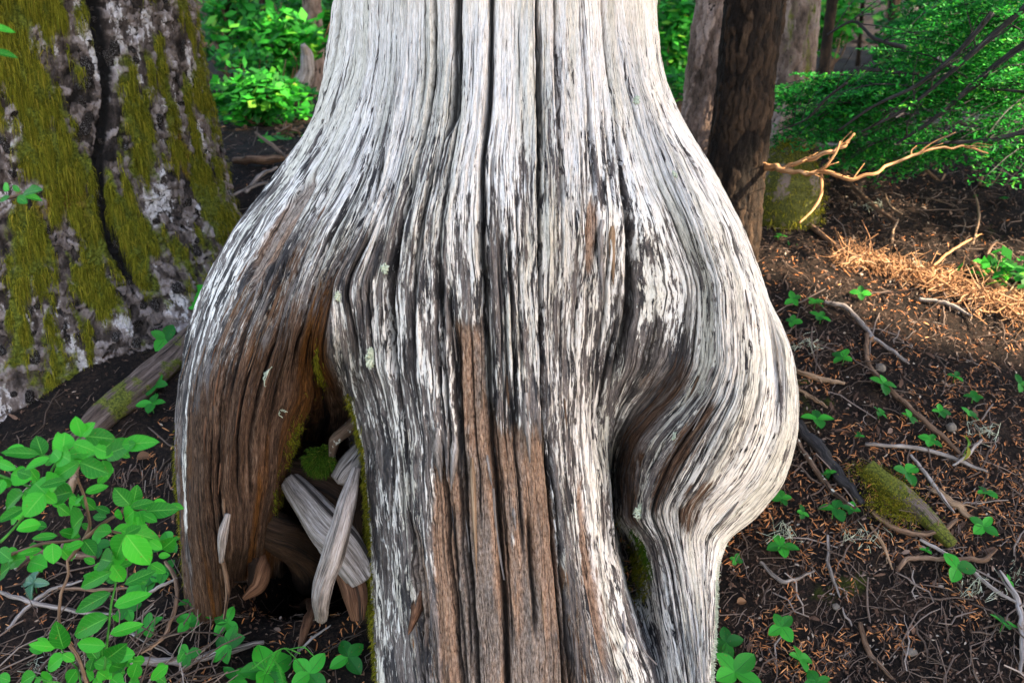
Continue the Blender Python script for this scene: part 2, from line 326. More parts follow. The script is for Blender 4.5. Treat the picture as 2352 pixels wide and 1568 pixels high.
BARKROOT = mat_limb('pinkish_root_bark', [(.36, (.02, .013, .010)), (.5, (.10, .068, .054)), (.66, (.24, .18, .155))], moss=.35)
SOIL = mat_soil()
MOSS = mat_island('olive_moss', [(0, (.014, .018, .003)), (.4, (.085, .092, .008)), (.75, (.26, .25, .020)), (1, (.36, .27, .035))], .9, .1, .25)
MOSSG = mat_island('green_moss', [(0, (.008, .028, .003)), (.5, (.028, .095, .007)), (.85, (.09, .15, .012)), (1, (.16, .14, .03))], .9, .1, .25)
LICHEN = mat_island('pale_lichen', [(0, (.30, .34, .25)), (.5, (.50, .55, .42)), (1, (.70, .73, .60))], .9, .1)
NEEDLE = mat_island('fallen_needles', [(0, (.06, .026, .012)), (.3, (.24, .095, .035)), (.7, (.55, .20, .06)), (1, (.66, .34, .15))], .6, .3)
CHIPS = mat_island('bark_and_leaf_chips', [(0, (.010, .006, .005)), (.45, (.045, .024, .017)), (.8, (.13, .070, .045)), (.95, (.30, .21, .16)), (1, (.55, .48, .40))], .8)
TWIG = mat_island('litter_twigs', [(0, (.020, .013, .010)), (.45, (.085, .055, .040)), (.85, (.22, .16, .13)), (1, (.42, .35, .31))], .8)
PEB = mat_island('pale_stone', [(0, (.10, .08, .065)), (1, (.20, .17, .14))], .8)
LEAF1 = mat_leaf('shrub_leaf', (.014, .18, .012), (.060, .50, .030), (.20, .60, .09), 7, .38)
LEAF2 = mat_leaf('rosette_leaf', (.010, .12, .014), (.045, .38, .030), (.012, .10, .02), 3, .3)
LEAFY = mat_leaf('yellowing_leaf', (.07, .22, .01), (.30, .24, .01), (.2, .3, .05), 3, .35)
LEAFG = mat_leaf('glossy_grey_green_leaf', (.02, .09, .035), (.10, .22, .13), (.25, .38, .28), 8, .1, .3)
DRY = mat_leaf('dry_leaf', (.12, .05, .02), (.30, .16, .08), (.10, .05, .03), 5, .2)
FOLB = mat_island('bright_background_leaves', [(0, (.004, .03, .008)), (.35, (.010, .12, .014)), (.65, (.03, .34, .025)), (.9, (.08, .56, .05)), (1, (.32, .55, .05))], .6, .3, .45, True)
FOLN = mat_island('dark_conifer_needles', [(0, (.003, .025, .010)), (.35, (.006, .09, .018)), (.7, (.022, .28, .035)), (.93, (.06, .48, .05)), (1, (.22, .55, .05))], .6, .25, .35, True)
FOLD = mat_island('painted_shade_leaves', [(0, (.003, .015, .008)), (.5, (.007, .06, .020)), (.9, (.03, .22, .035)), (1, (.12, .36, .05))], .7, .2, .3, True)  # darker copy of the background leaves, deep shade put into the colour

BLOCKER = mat_island('blocker_leaves', [(0, (.005, .03, .013)), (1, (.02, .12, .03))], .7, .2, .06)  # leaves of the unseen layer added to block the sun
ORANGE = mat_limb('sun_tinted_tan_wood', [(.36, (.10, .04, .015)), (.5, (.40, .20, .085)), (.66, (.66, .42, .23))])  # tan wood turned orange, warm sunlight put into its colour
# ================================================================== THE GROUND
def sheet(name, xs, ys, hole=None):
    X, Y = np.meshgrid(xs, ys); Z = gh(X, Y)
    if hole is not None: Z = Z - hole
    V = np.stack([X, Y, Z], -1)
    o = ob(name, mesh_np(name, V, grid_faces(len(ys), len(xs)), SOIL)); o['kind'] = 'structure'; return o
xs = np.concatenate([np.linspace(-5, -2.2, 60)[:-1], np.linspace(-2.2, 3.4, 420), np.linspace(3.4, 8, 80)[1:]])
ys = np.concatenate([np.linspace(.6, 1.5, 60)[:-1], np.linspace(1.5, 4.6, 300), 4.6*np.exp(np.linspace(0, 1.2, 150))[1:]])
far_x = np.concatenate([np.linspace(-150, -5, 60)[:-1], xs[::6], np.linspace(8, 150, 60)[1:]])
far_y = np.concatenate([np.linspace(-80, .6, 50)[:-1], ys[::6], ys[-1]+np.cumsum(np.linspace(.3, 6, 50))])
X, Y = np.meshgrid(far_x, far_y); inside = (X > -4.9) & (X < 7.9) & (Y > .7) & (Y < ys[-1]-.2)
o = ob('forest_floor_beyond', mesh_np('forest_floor_beyond', np.stack([X, Y, gh(X, Y)-.004-.4*inside], -1), grid_faces(len(far_y), len(far_x)), SOIL)); o['kind'] = 'structure'
sheet('forest_floor', xs, ys)

# ================================================================== THE WEATHERED DEAD TREE
SV = [-250, 0, 130, 260, 400, 540, 680, 820, 900, 960, 1020, 1100, 1180, 1250, 1330, 1400, 1480, 1568, 1750]
YV = [-250, 0, 260, 540, 820, 960, 1100, 1250, 1400, 1568, 1750]
ST = [  # grain lines from left to right: place on the girth, u at SV, Y at YV
 (.000, [785,765,748,720,630,525,458,418,405,401,400,404,409,412,418,425,432,440,450], [2.78,2.75,2.65,2.52,2.42,2.36,2.28,2.18,2.14,2.3,2.5]),
 (.040, [815,800,788,745,662,560,490,446,432,428,427,430,433,437,446,455,460,466,475], [2.57,2.53,2.40,2.25,2.15,2.08,2.05,2.03,2.06,2.25,2.4]),
 (.090, [840,830,825,790,715,625,555,500,482,478,475,475,480,487,497,505,512,518,525], [2.44,2.40,2.27,2.08,1.98,1.95,1.95,1.97,2.06,2.25,2.4]),
 (.140, [868,862,858,830,770,690,630,580,560,550,545,545,550,548,535,540,545,550,560], [2.36,2.33,2.18,1.98,1.93,1.93,1.95,1.98,2.35,2.6,2.6]),
 (.190, [893,890,885,865,820,745,690,655,635,622,612,608,600,590,585,590,600,610,620], [2.30,2.28,2.12,1.93,1.95,1.98,2.02,2.08,2.65,2.8,2.8]),
 (.235, [917,915,912,895,862,800,745,714,716,700,680,662,652,648,650,655,660,665,670], [2.26,2.24,2.08,1.92,2.05,2.14,2.20,2.32,2.75,2.9,2.9]),
 (.250, [922,921,918,902,870,810,752,722,735,735,722,716,715,712,712,714,716,720,725], [2.25,2.23,2.07,1.93,2.06,2.42,2.72,3.0,3.0,3.0,3.0]),
 (.265, [927,926,924,908,878,820,760,736,766,782,786,790,795,798,800,802,806,810,815], [2.245,2.225,2.065,1.92,2.05,2.40,2.70,3.0,3.0,3.0,3.0]),
 (.280, [934,932,930,915,885,828,770,784,806,820,831,838,845,848,852,856,860,866,880], [2.24,2.22,2.06,1.90,1.98,2.05,2.04,2.00,1.94,1.84,1.8]),
 (.330, [978,975,975,960,925,885,855,862,882,893,902,908,914,920,926,932,938,945,960], [2.21,2.19,2.03,1.86,1.86,1.87,1.86,1.84,1.81,1.76,1.7]),
 (.390, [1042,1040,1040,1030,1000,975,965,970,978,984,990,992,996,1000,1008,1015,1022,1030,1045], [2.18,2.16,2.0,1.84,1.82,1.81,1.80,1.78,1.75,1.71,1.65]),
 (.460, [1130,1130,1128,1122,1108,1108,1115,1122,1124,1127,1130,1138,1144,1150,1155,1158,1162,1165,1170], [2.17,2.15,1.98,1.83,1.80,1.79,1.78,1.76,1.73,1.69,1.63]),
 (.530, [1235,1235,1236,1238,1240,1241,1242,1245,1247,1249,1252,1262,1270,1275,1281,1288,1294,1300,1310], [2.18,2.16,1.99,1.84,1.82,1.80,1.79,1.77,1.74,1.70,1.64]),
 (.600, [1308,1310,1312,1320,1330,1331,1326,1320,1320,1320,1322,1328,1337,1345,1355,1365,1382,1400,1430], [2.21,2.19,2.03,1.88,1.88,1.88,1.86,1.83,1.79,1.74,1.68]),
 (.655, [1382,1385,1395,1412,1430,1445,1445,1420,1400,1390,1388,1396,1402,1410,1425,1440,1470,1500,1530], [2.27,2.25,2.08,1.92,1.96,2.02,2.05,2.00,1.93,1.82,1.76]),
 (.680, [1398,1402,1415,1440,1475,1525,1565,1545,1500,1450,1418,1408,1412,1430,1445,1462,1488,1512,1545], [2.29,2.27,2.11,1.93,1.96,2.10,2.40,2.38,2.12,1.88,1.8]),
 (.705, [1415,1420,1435,1465,1510,1568,1608,1598,1562,1505,1460,1440,1437,1480,1500,1512,1530,1545,1570], [2.31,2.29,2.13,1.94,1.95,2.04,2.12,2.10,1.97,1.84,1.8]),
 (.760, [1440,1445,1460,1497,1556,1615,1655,1660,1638,1600,1556,1512,1490,1522,1543,1555,1568,1580,1600], [2.36,2.34,2.16,1.92,1.90,1.92,1.97,2.0,1.92,1.80,1.75]),
 (.810, [1466,1470,1482,1520,1590,1660,1695,1702,1692,1668,1640,1595,1555,1562,1578,1588,1597,1605,1620], [2.43,2.41,2.24,2.0,1.93,1.90,1.94,2.0,1.93,1.80,1.75]),
 (.860, [1487,1490,1500,1540,1625,1698,1742,1765,1768,1757,1735,1690,1625,1600,1604,1610,1614,1618,1630], [2.55,2.52,2.38,2.18,2.08,2.02,2.02,2.04,1.95,1.81,1.75]),
 (.872, [1490,1493,1503,1544,1629,1702,1748,1776,1780,1773,1755,1712,1640,1607,1610,1615,1618,1622,1634], [2.58,2.56,2.43,2.25,2.26,2.14,2.08,2.06,1.96,1.81,1.76]),
 (.900, [1497,1500,1508,1552,1635,1706,1755,1802,1810,1808,1793,1755,1685,1630,1625,1627,1629,1630,1640], [2.63,2.61,2.49,2.34,2.23,2.16,2.13,2.09,1.97,1.83,1.78]),
 (.930, [1505,1508,1515,1558,1642,1712,1764,1824,1834,1835,1828,1805,1745,1670,1650,1645,1641,1637,1648], [2.76,2.74,2.64,2.52,2.42,2.36,2.30,2.20,2.02,1.90,1.85]),
]
SA = np.array([s[0] for s in ST]); NR, NC = 800, 860
vv = np.linspace(-250, 1700, NR); aa = np.linspace(0, .93, NC)
Uk = pchip(SV, np.array([s[1] for s in ST]).T, vv); Yk = pchip(YV, np.array([s[2] for s in ST]).T, vv)
_w = 1-sstep(740, 900, vv)
for q in (4, 5, 6, 7, 8): _t = (SA[q]-SA[3])/(SA[9]-SA[3]); Yk[:, q] = Yk[:, q]*(1-_w)+(Yk[:, 3]*(1-_t)+Yk[:, 9]*_t-.02*math.sin(math.pi*_t))*_w   # no fold above the arch
Ug = pchip(SA, Uk.T, aa).T; Yg = pchip(SA, Yk.T, aa).T
# soften the kinks between grain lines
k = np.exp(-np.linspace(-2, 2, 13)**2); k /= k.sum()
Yg = np.apply_along_axis(lambda r: np.convolve(np.pad(r, 6, 'edge'), k, 'valid'), 1, Yg)
base = PY(Ug, vv[:, None], Yg)
AG, VG = np.meshgrid(aa, vv)
def nrm_grid(P):
    du = np.gradient(P, axis=1); dv = np.gradient(P, axis=0); n = np.cross(du, dv)
    n /= np.linalg.norm(n, axis=-1)[..., None]+1e-12
    return n
Nn = nrm_grid(base)
if Nn[NR//2, NC//2, 1] > 0: Nn = -Nn
cave = np.exp(-((AG-.2575)/.018)**4)*sstep(880, 980, VG)
warp = .006*fbm(AG*9, VG/260., 2.2, 3)
D = .011*fbm((AG+warp)*38, VG/520., 1., 3) + .0060*fbm((AG+warp)*110, VG/330., 4., 3) + .0022*fbm((AG+warp)*330, VG/140., 6., 2)
D *= np.where(AG > .70, .70, 1.0)
D += .05*cave*fbm(AG*60, VG/60., 9., 3)
crk = np.zeros_like(D)
def crack(a, v0, v1, w, dep, wig=.0016):
    global D
    s = random.random()*90; c = a + wig*noise(VG[:, :1]/95., s) + wig*.5*noise(VG[:, :1]/25., s+3)
    win = sstep(v0, v0+90, VG[:, :1])*sstep(v1, v1-90, VG[:, :1])*np.ones((1, NC)); ww = (w*(.55+.45*win)*(1+.35*noise(VG[:, :1]/120., s+7)))*np.ones((1, NC))
    j0, j1 = np.searchsorted(aa, [a-.03, a+.03]); sl = (slice(None), slice(j0, j1))
    p = np.exp(-np.abs((AG[sl]-c)/(ww[sl]*1.25))**2.6)*win[sl]; D[sl] -= dep*p; crk[sl] = np.maximum(crk[sl], p)
for a, v0, v1, w, dep in [(.530, -250, 1750, .0026, .045), (.460, -250, 1750, .0034, .05), (.655, -250, 900, .0022, .035), (.352, -250, 420, .0032, .04),
        (.352, 330, 900, .0042, .05), (.352, 850, 1700, .002, .02), (.398, -250, 330, .0060, .06), (.262, 290, 560, .0062, .07), (.300, 380, 860, .0016, .02), (.570, -250, 520, .0030, .03), (.570, 450, 900, .0012, .015),
        (.085, 100, 700, .0018, .02), (.14, 200, 1200, .0014, .018), (.205, 150, 900, .0015, .02), (.225, 500, 1250, .0012, .015),
        (.165, 700, 1250, .0022, .02), (.110, 800, 1300, .0020, .018), (.325, 600, 1300, .0014, .015), (.425, 720, 1700, .0026, .03), (.54, 950, 1700, .0030, .03),
        (.495, 1150, 1500, .0024, .025), (.62, -250, 500, .0012, .015), (.635, 500, 1500, .0012, .012), (.70, 150, 900, .0012, .012), (.735, 250, 1500, .0011, .012),
        (.765, 300, 1700, .0014, .016), (.785, 600, 1700, .0011, .012), (.815, 300, 1500, .0013, .014), (.845, 500, 1300, .0011, .012), (.02, -250, 500, .0016, .02), (.0, 300, 1500, .001, .01),
        (.06, -250, 420, .0018, .02), (.50, 400, 900, .0011, .012), (.60, 600, 1500, .0013, .014), (.405, 1000, 1700, .0024, .025)]:
    crack(a, v0, v1, w, dep)
for i in range(90):
    a = random.random()*.92; v0 = random.uniform(-200, 1200); crack(a, v0, v0+random.uniform(160, 620), random.uniform(.0008, .0019), random.uniform(.006, .018))
# crumbled strips where the weathered skin has broken off the heartwood
rag = .5*fbm(AG*140, VG/260., 12., 3)+.5*fbm(AG*40, VG/120., 2., 3)
edge = np.interp(aa, [.37, .385, .395, .42, .424, .425, .455, .456, .49, .51, .53, .538, .56], [1900, 1250, 1080, 1075, 1060, 745, 760, 960, 985, 1000, 1010, 1420, 1900])[None]
rot = sstep(-30, 25, VG - edge + 90*rag)
rot *= 1-.85*sstep(.20, .30, rag)*(np.abs(AG-.50) > .02)
rot = np.clip(rot, 0, 1)
for (a0, v0, da, dv) in [(.617, 540, .008, 90), (.10, 520, .02, 120), (.36, 1330, .012, 130), (.60, 1330, .010, 220)]:
    rot = np.maximum(rot, .9*sstep(1.15, .85, np.hypot((AG-a0)/da, (VG-v0)/dv)+.5*rag))
D -= .011*rot; D += rot*.007*fbm(AG*150, VG/30., 3.3, 4)
# skin flakes standing slightly proud
fl = sstep(.05, .10, fbm((AG+warp)*120, VG/210., 15., 3)); D += .0030*fl*(1-rot) + .0032*fbm((AG+warp)*70, VG/55., 27., 4)
P = base + Nn*D[..., None]
# zones
fr = sstep
bl = np.interp(vv, [-250, 60, 200, 330, 480, 700, 1000, 1300, 1700], [1.18, 1.08, .92, .76, .70, .64, .60, .57, .54])[:, None]*np.ones_like(AG)  # whiter to the top: bleaching, plus the neck's bright light painted in
bl += .12*sstep(.66, .74, AG)*sstep(150, 500, VG) + .10*sstep(.80, .86, AG)
bl += .10*np.exp(-((AG-.62)/.03)**2)*sstep(850, 1000, VG)
bl -= .14*np.exp(-((AG-.30)/.035)**2)*sstep(480, 620, VG)*sstep(980, 860, VG)
bl -= .07*sstep(.28, .32, AG)*sstep(.62, .56, AG)*sstep(430, 600, VG)
bl -= .10*np.exp(-((AG-.58)/.025)**2)*sstep(-100, 100, VG)*sstep(520, 400, VG)
bl += .26*np.exp(-((AG-.036)/.006)**2)*sstep(500, 700, VG)*sstep(1400, 1150, VG) - .16*sstep(.10, .02, AG)*sstep(330, 520, VG)
bl += .22*fbm(AG*14, VG/300., 33., 3)
br = sstep(470, 980, VG + 1400*(AG-.16))*(.62+.38*sstep(.012, .06, AG))*sstep(.285, .262, AG)*.98
br = np.maximum(br, sstep(350, 620, VG)*.55*sstep(.05, .09, AG)*sstep(.22, .16, AG))
br -= .8*np.exp(-((AG-.036)/.006)**2)*sstep(1420, 1200, VG)
fold_shade = np.exp(-((AG-.692-.00008*(VG-900))/.023)**2)*sstep(690, 900, VG)*sstep(1320, 1120, VG)  # shade of the right fold put into the colour: browner, less bleached
br = np.maximum(br, .66*fold_shade); bl = bl-.34*fold_shade
br = np.maximum(br, .40*sstep(1150, 1400, VG)*sstep(.30, .36, AG)*sstep(.66, .60, AG))
br = np.maximum(br, .75*np.exp(-((AG-.77)/.022)**2)*sstep(880, 960, VG)*sstep(1230, 1120, VG))
br = np.maximum(br, .62*np.exp(-((AG-.83)/.03)**2)*sstep(1080, 1130, VG)*sstep(1270, 1200, VG))
br = np.maximum(br, .9*cave); br = np.maximum(br, 1.1*sstep(1180, 1240, VG)*sstep(.10, .13, AG)*sstep(.279, .272, AG))
msk = 1.0*np.exp(-((AG-.2775)/.0035)**2)*sstep(880, 960, VG) + .7*np.exp(-((AG-.254)/.007)**2-((VG-845)/45)**2) \
    + .6*np.exp(-((AG-.232)/.010)**2-((VG-1010)/70)**2) + .7*np.exp(-((AG-.683)/.012)**2)*sstep(1200, 1260, VG)*sstep(1420, 1360, VG) + .6*np.exp(-((AG-.004)/.006)**2)*sstep(1050, 1150, VG)
GA = AG*2.7
ru = np.exp(-((AG-.245)/.022)**2-((VG-800)/110)**2) + .7*np.exp(-((AG-.22)/.02)**2)*sstep(850, 1000, VG)
L = np.concatenate([np.zeros((1, NC)), np.cumsum(np.linalg.norm(np.diff(base, axis=0), axis=2).clip(0, .006), axis=0)])
GT = np.repeat((vv*.00098)[:, None], NC, 1)
# the back of the tree closes the girth
nb = 60; th = np.linspace(0, math.pi, nb+2)[1:-1]
Lp, Rp = P[:, 0], P[:, -1]; c = (Lp+Rp)/2; hw = (Rp-Lp)/2; dep = np.maximum(np.abs(hw[:, 0])*.85, 3.32-c[:, 1])
bk = c[:, None] + hw[:, None]*np.cos(th)[None, :, None]; bk[..., 1] += (dep[:, None]*np.sin(th)[None])*1.0
bk += (.02*fbm(th[None]*12, vv[:, None]/400., 2., 3))[..., None]*np.array([0, 1, 0])
P = np.concatenate([P, bk], 1); ext = lambda q, f: np.concatenate([q, np.broadcast_to(f, (NR, nb))], 1)
ru = ext(ru, np.zeros((NR, nb))); bl, br, rot, crk, msk = ext(bl, .8*np.ones((NR, nb))), ext(br, 0*np.ones((NR, nb))), ext(rot, np.zeros((NR, nb))), ext(crk, np.zeros((NR, nb))), ext(msk, np.zeros((NR, nb)))
GA = ext(GA, (.93*2.7+th*.5)[None]); GT = ext(GT, (vv*.00098)[:, None])
nu = 30; top = P[0]; cen = top.mean(0)              # the trunk goes on above the picture
up = []
for i in range(nu, 0, -1):
    s = i/nu; q = cen + (top-cen)*(1-.25*s); q = q.copy(); q[:, 2] += s*4.5; up.append(q)
P = np.concatenate([np.array(up), P]); ex2 = lambda q, g=None: np.concatenate([np.repeat(q[:1], nu, 0), q])
GT = np.concatenate([np.repeat(GT[:1], nu, 0) - np.linspace(4.5, .15, nu)[:, None], GT]); GA = ex2(GA)
bl, br, rot, crk, msk, ru = map(ex2, (bl, br, rot, crk, msk, ru))
stump = thing('dead_tree', 'huge bleached dead tree with a swollen cracked base and arched root legs', 'dead tree', (.05, 2.4, .1))
def world_part(name, me, parent):              # mesh given in world space
    o = ob(name, me, parent); o.matrix_parent_inverse = Matrix.Translation(-Vector(parent.location)); return o
me = mesh_np('trunk', P, grid_faces(P.shape[0], P.shape[1], True)[:, ::-1], WOOD, attrs=dict(ga=GA, gt=GT, bl=bl, br=br, rt=rot, cr=crk, ms=msk, ru=ru))
world_part('trunk', me, stump)
SP = P[nu:, :NC]; SN = nrm_grid(SP); SN *= np.where(SN[NR//2, NC//2, 1] > 0, -1, 1)
SU, SW = proj(SP)
def on_stump(u, v):
    i, j = np.unravel_index(np.argmin((SU-u)**2+(SW-v)**2 + 400*(SP[..., 1]-1.9).clip(0)), SU.shape); return SP[i, j], SN[i, j], (i, j)

# -------------------- tufts: short strands for moss and lichen
def strands(pts, nrm, length, width, droop=.6, spread=.5, seg=2):
    pts = np.asarray(pts, float); n = len(pts); d = np.asarray(nrm)+spread*rng.normal(size=(n, 3)); d /= np.linalg.norm(d, axis=1)[:, None]
    Ln = length*(.5+rng.random(n))[:, None]; side = np.cross(d, rng.normal(size=(n, 3))); side /= np.linalg.norm(side, axis=1)[:, None]; side *= width*(.6+.8*rng.random(n))[:, None]
    rows = []
    for i in range(seg+1):
        t = i/seg; c = pts + d*Ln*t*(1-droop*.5*t) + np.array([0, 0, -1])*Ln*droop*t*t
        w = side*(1-.85*t); rows.append(np.stack([c-w, c+w], 1))
    V = np.stack(rows, 1)               # n, seg+1, 2, 3
    b = np.arange(n)[:, None]*2*(seg+1); Fq = np.concatenate([b+np.array([[2*i, 2*i+1, 2*i+3, 2*i+2]]) for i in range(seg)])
    return V.reshape(-1, 3), Fq
def tuft_mesh(name, pts, nrm, length, width, mat, **k):
    V, Fq = strands(pts, nrm, length, width, **k); return mesh_np(name, V, Fq, mat, False)
def stump_moss(mask, n, length, width, mat, label, name='moss_patch', **k):
    w = mask.ravel()/mask.sum(); idx = rng.choice(mask.size, n, p=w); p = SP.reshape(-1, 3)[idx]+rng.normal(size=(n, 3))*.002; q = SN.reshape(-1, 3)[idx]
    o = world_part(name, tuft_mesh(name, p, q, length, width, mat, **k), stump); o['kind'] = 'stuff'; o['label'] = label; return o
ga_ = lambda a, v, da, dv: np.exp(-((AG-a)/da)**2-((VG-v)/dv)**2)**2*(.15+sstep(0, .2, fbm(AG*300, VG/14., 3., 2)))
stump_moss(ga_(.279, 1250, .0045, 420)*(VG > 900), 6000, .012, .0012, MOSS, 'olive moss lining the left edge of the centre column')
stump_moss(ga_(.254, 850, .007, 45), 700, .008, .0011, MOSS, 'olive moss above the dark hollow')
stump_moss(ga_(.232, 1020, .010, 70), 600, .008, .0011, MOSS, 'thin moss on the inner side of the left leg')
stump_moss(ga_(.222, 1150, .010, 40), 300, .008, .0011, MOSS, 'thin moss under the left leg')
stump_moss(ga_(.686, 1310, .012, 60), 2600, .016, .0012, MOSS, 'olive moss cushion in the right crevice')
stump_moss(ga_(.703, 1270, .006, 50), 800, .012, .0011, MOSSG, 'green moss at the foot of the right leg')
stump_moss(ga_(.004, 1150, .006, 150), 900, .010, .0011, MOSS, 'moss on the outer edge of the left leg')
stump_moss(ga_(.926, 1420, .006, 120), 2500, .005, .0012, LICHEN, 'pale green crust on the right edge of the right leg', 'lichen_crust', droop=.1)
stump_moss(ga_(.70, 1140, .0, 0) if False else ga_(.915, 1540, .012, 60), 900, .004, .0012, LICHEN, 'pale green crust low on the right leg', 'lichen_crust', droop=.1)
def rosette(u, v, rad, n, name='lichen_rosette', label=None, stringy=False):
    p, q, _ = on_stump(u, v); q = q/np.linalg.norm(q); mb = MB(); t1 = np.cross(q, [0, 0, 1.]); t1 /= np.linalg.norm(t1); t2 = np.cross(t1, q)
    for i in range(n):
        a = random.uniform(0, 6.28); r0 = random.uniform(0, .35)*rad; r1 = rad*random.uniform(.7, 1.1); P3 = []
        for k in range(5):
            t = k/4; r = r0+(r1-r0)*t; aa_ = a+random.uniform(-.25, .25)*(3 if stringy else 1)
            P3.append(p+(t1*math.cos(aa_)*.8+t2*math.sin(aa_)*1.1)*r+q*(.003+.004*random.random()+(.012*t if stringy else 0)))
        tube(mb, P3, [.0022, .0022, .002, .0018, .001] if not stringy else .0009, 9, 4, .2)
    o = world_part(name, mb.mesh(name, LICHEN), stump); o['label'] = label; return o
rosette(851, 818, .024, 60, label='round pale lichen rosette left of the centre column')
rosette(603, 858, .030, 9, 'lichen_strand', 'stringy pale lichen on the left leg', True)
rosette(640, 940, .016, 4, 'lichen_strand', 'small stringy lichen below the larger one', True)
rosette(885, 615, .012, 22, label='small grey lichen on the front of the bulge')
rosette(773, 680, .012, 16, label='small pale lichen left of the bulge centre')
rosette(1470, 1172, .026, 46, label='grey green lichen patch on the inner side of the right leg')
rosette(1553, 1000, .012, 16, label='small lichen on the right leg')
rosette(1465, 232, .012, 16, label='small lichen near the neck on the right')
rosette(1548, 405, .011, 14, label='small lichen on the upper right shoulder')
# splinters and curls of loose wood
def sliver(mb, pts, w, th_, q):
    pts = np.asarray(pts, float); Q = resample(pts, 9); T = np.gradient(Q, axis=0); T /= np.linalg.norm(T, axis=1)[:, None]
    S = np.cross(T, q); S /= np.linalg.norm(S, axis=1)[:, None]; ww = w*np.array([.5, .9, 1, .95, .85, .75, .55, .35, .08])*(1+.25*rng.normal(size=9)*.5)
    o1 = Q+S*ww[:, None]; o2 = Q-S*ww[:, None]*(.8+.2*rng.random()); q = np.asarray(q)
    V = np.stack([o1, Q+q*th_, o2, Q-q*th_*.3], 1); mb.add(V, grid_faces(9, 4, True), np.stack(np.broadcast_arrays(np.array([0, .01, .02, .03])[None], np.linspace(0, .2, 9)[:, None]), -1).reshape(-1, 2)+rng.random())
for (u0, v0, u1, v1, w, lift, mat, lab) in [(968, 1355, 945, 1450, .017, .018, RED, 'loose curl of reddish wood low on the column'), (1045, 1000, 1040, 1128, .010, .006, GREY, 'pointed grey splinter over the tan strip'),
        (1005, 980, 1012, 1105, .014, .006, GREY, 'broad grey splinter left of the tan strip'), (1208, 900, 1216, 1060, .013, .004, GREY, 'hanging grey flake right of the centre crack'), (1430, 1330, 1435, 1500, .010, .012, GREY, 'long pale splinter beside the right crevice'),
        (1455, 1420, 1488, 1532, .006, .022, GREY, 'thin forked splinter at the base of the right crevice'), (1085, 1050, 1096, 1315, .007, .006, TAN, 'long tan splinter along the centre crack'), (1130, 1120, 1150, 1330, .007, .006, GREY, 'narrow grey splinter right of the centre crack'),
        (1405, 520, 1408, 650, .010, .004, TAN, 'brown wedge of wood below the bleached shoulder'), (1384, 505, 1385, 680, .013, .004, GREY, 'pale raised flake on the front of the bulge')]:
    A0, q0, _ = on_stump(u0, v0); A1, q1, _ = on_stump(u1, v1); mb = MB(); mid = (A0+A1)/2+np.array([0, -lift*.7, 0])
    sliver(mb, [A0+q0*.001, mid, A1+q1*lift], w, .004, (q0+q1)/2); o = world_part('splinter', mb.mesh('splinter', mat, False), stump); o['label'] = lab
for k in range(46):
    u0 = random.choice([random.uniform(430, 640), random.uniform(860, 1380), random.uniform(1000, 1280), random.uniform(1600, 1720)]); v0 = random.uniform(640, 1400); ln = random.uniform(35, 110)
    A0, q0, (i, j) = on_stump(u0, v0); i2 = min(NR-2, i+int(ln/2.44)); A1, q1 = SP[i2, j], SN[i2, j]; mb = MB()
    if abs(q0[1]) < .3: continue
    sliver(mb, [A0+q0*.0005, (A0+A1)/2+(q0+q1)*.002, A1+q1*random.uniform(.002, .008)], random.uniform(.0022, .006), .002, (q0+q1)/2)
    world_part('splinter', mb.mesh('splinter', random.choice([GREY, GREY, TAN, BLACK] if 950 < u0 < 1290 and v0 > 900 else [GREY, GREY, BROWN] if u0 > 700 else [BROWN, RED]), False), stump)
def limb(name, pts, rad, mat, label, cat='branch', parent=None, group=None, n=None, sides=12, bump=.14, wob=0, twigs=0, tl=.08):
    pts = np.asarray(pts, float); mb = MB(); C = tube(mb, pts, rad, n or len(pts)*7, sides, bump, wob)
    if twigs:
        r0 = float(np.mean(rad))
        for _ in range(twigs):
            k = random.randrange(2, len(C)-2); d = (C[k+1]-C[k-1]); d /= np.linalg.norm(d); s = np.cross(d, rng.normal(size=3)); s /= np.linalg.norm(s)
            s[2] = abs(s[2])*.6; l = tl*random.uniform(.4, 1.3); p1 = C[k]+(s*.8+d*.5)*l*.5; p2 = C[k]+(s*.8+d*.7)*l+rng.normal(size=3)*l*.12
            tube(mb, [C[k], p1, p2], [r0*.45, r0*.3, r0*.15], 6, 5, .2)
    off = pts[0] if parent is None else np.zeros(3)
    o = ob(name, mb.mesh(name, mat, off=off), None, None if parent is not None else tuple(pts[0]))
    if parent is not None: o.parent = parent; o.matrix_parent_inverse = Matrix.Translation(-Vector(parent.location)); o['label'] = label
    else: tag(o, label, cat, group)
    return o
# lobes of wood seen inside the hollow (belong to the dead tree)
limb('inner_root', [PY(560, 1180, 2.12), PY(640, 1220, 2.18), PY(695, 1270, 2.3), PY(700, 1340, 2.45)], [.04, .055, .055, .035], DARKROT, 'rounded brown root inside the hollow', parent=stump, n=30, sides=24)
limb('inner_root', [PY(560, 1270, 2.2), PY(600, 1300, 2.15), PY(590, 1345, 2.12), PY(560, 1375, 2.1)], [.02, .03, .022, .006], RED, 'crooked rotten root stub in the dark opening', parent=stump, n=24, sides=12, bump=.3)
limb('hanging_root', [PY(523, 1180, 1.95), PY(512, 1230, 1.94), PY(508, 1290, 1.94)], [.008, .012, .006], GREY, 'short grey root hanging in front of the left leg', parent=stump, n=18)
limb('hanging_root', [PY(508, 1270, 1.95), PY(522, 1340, 1.96), PY(515, 1420, 1.97)], [.005, .006, .003], BROWN, 'thin brown rootlet hanging to the ground', parent=stump, n=18)
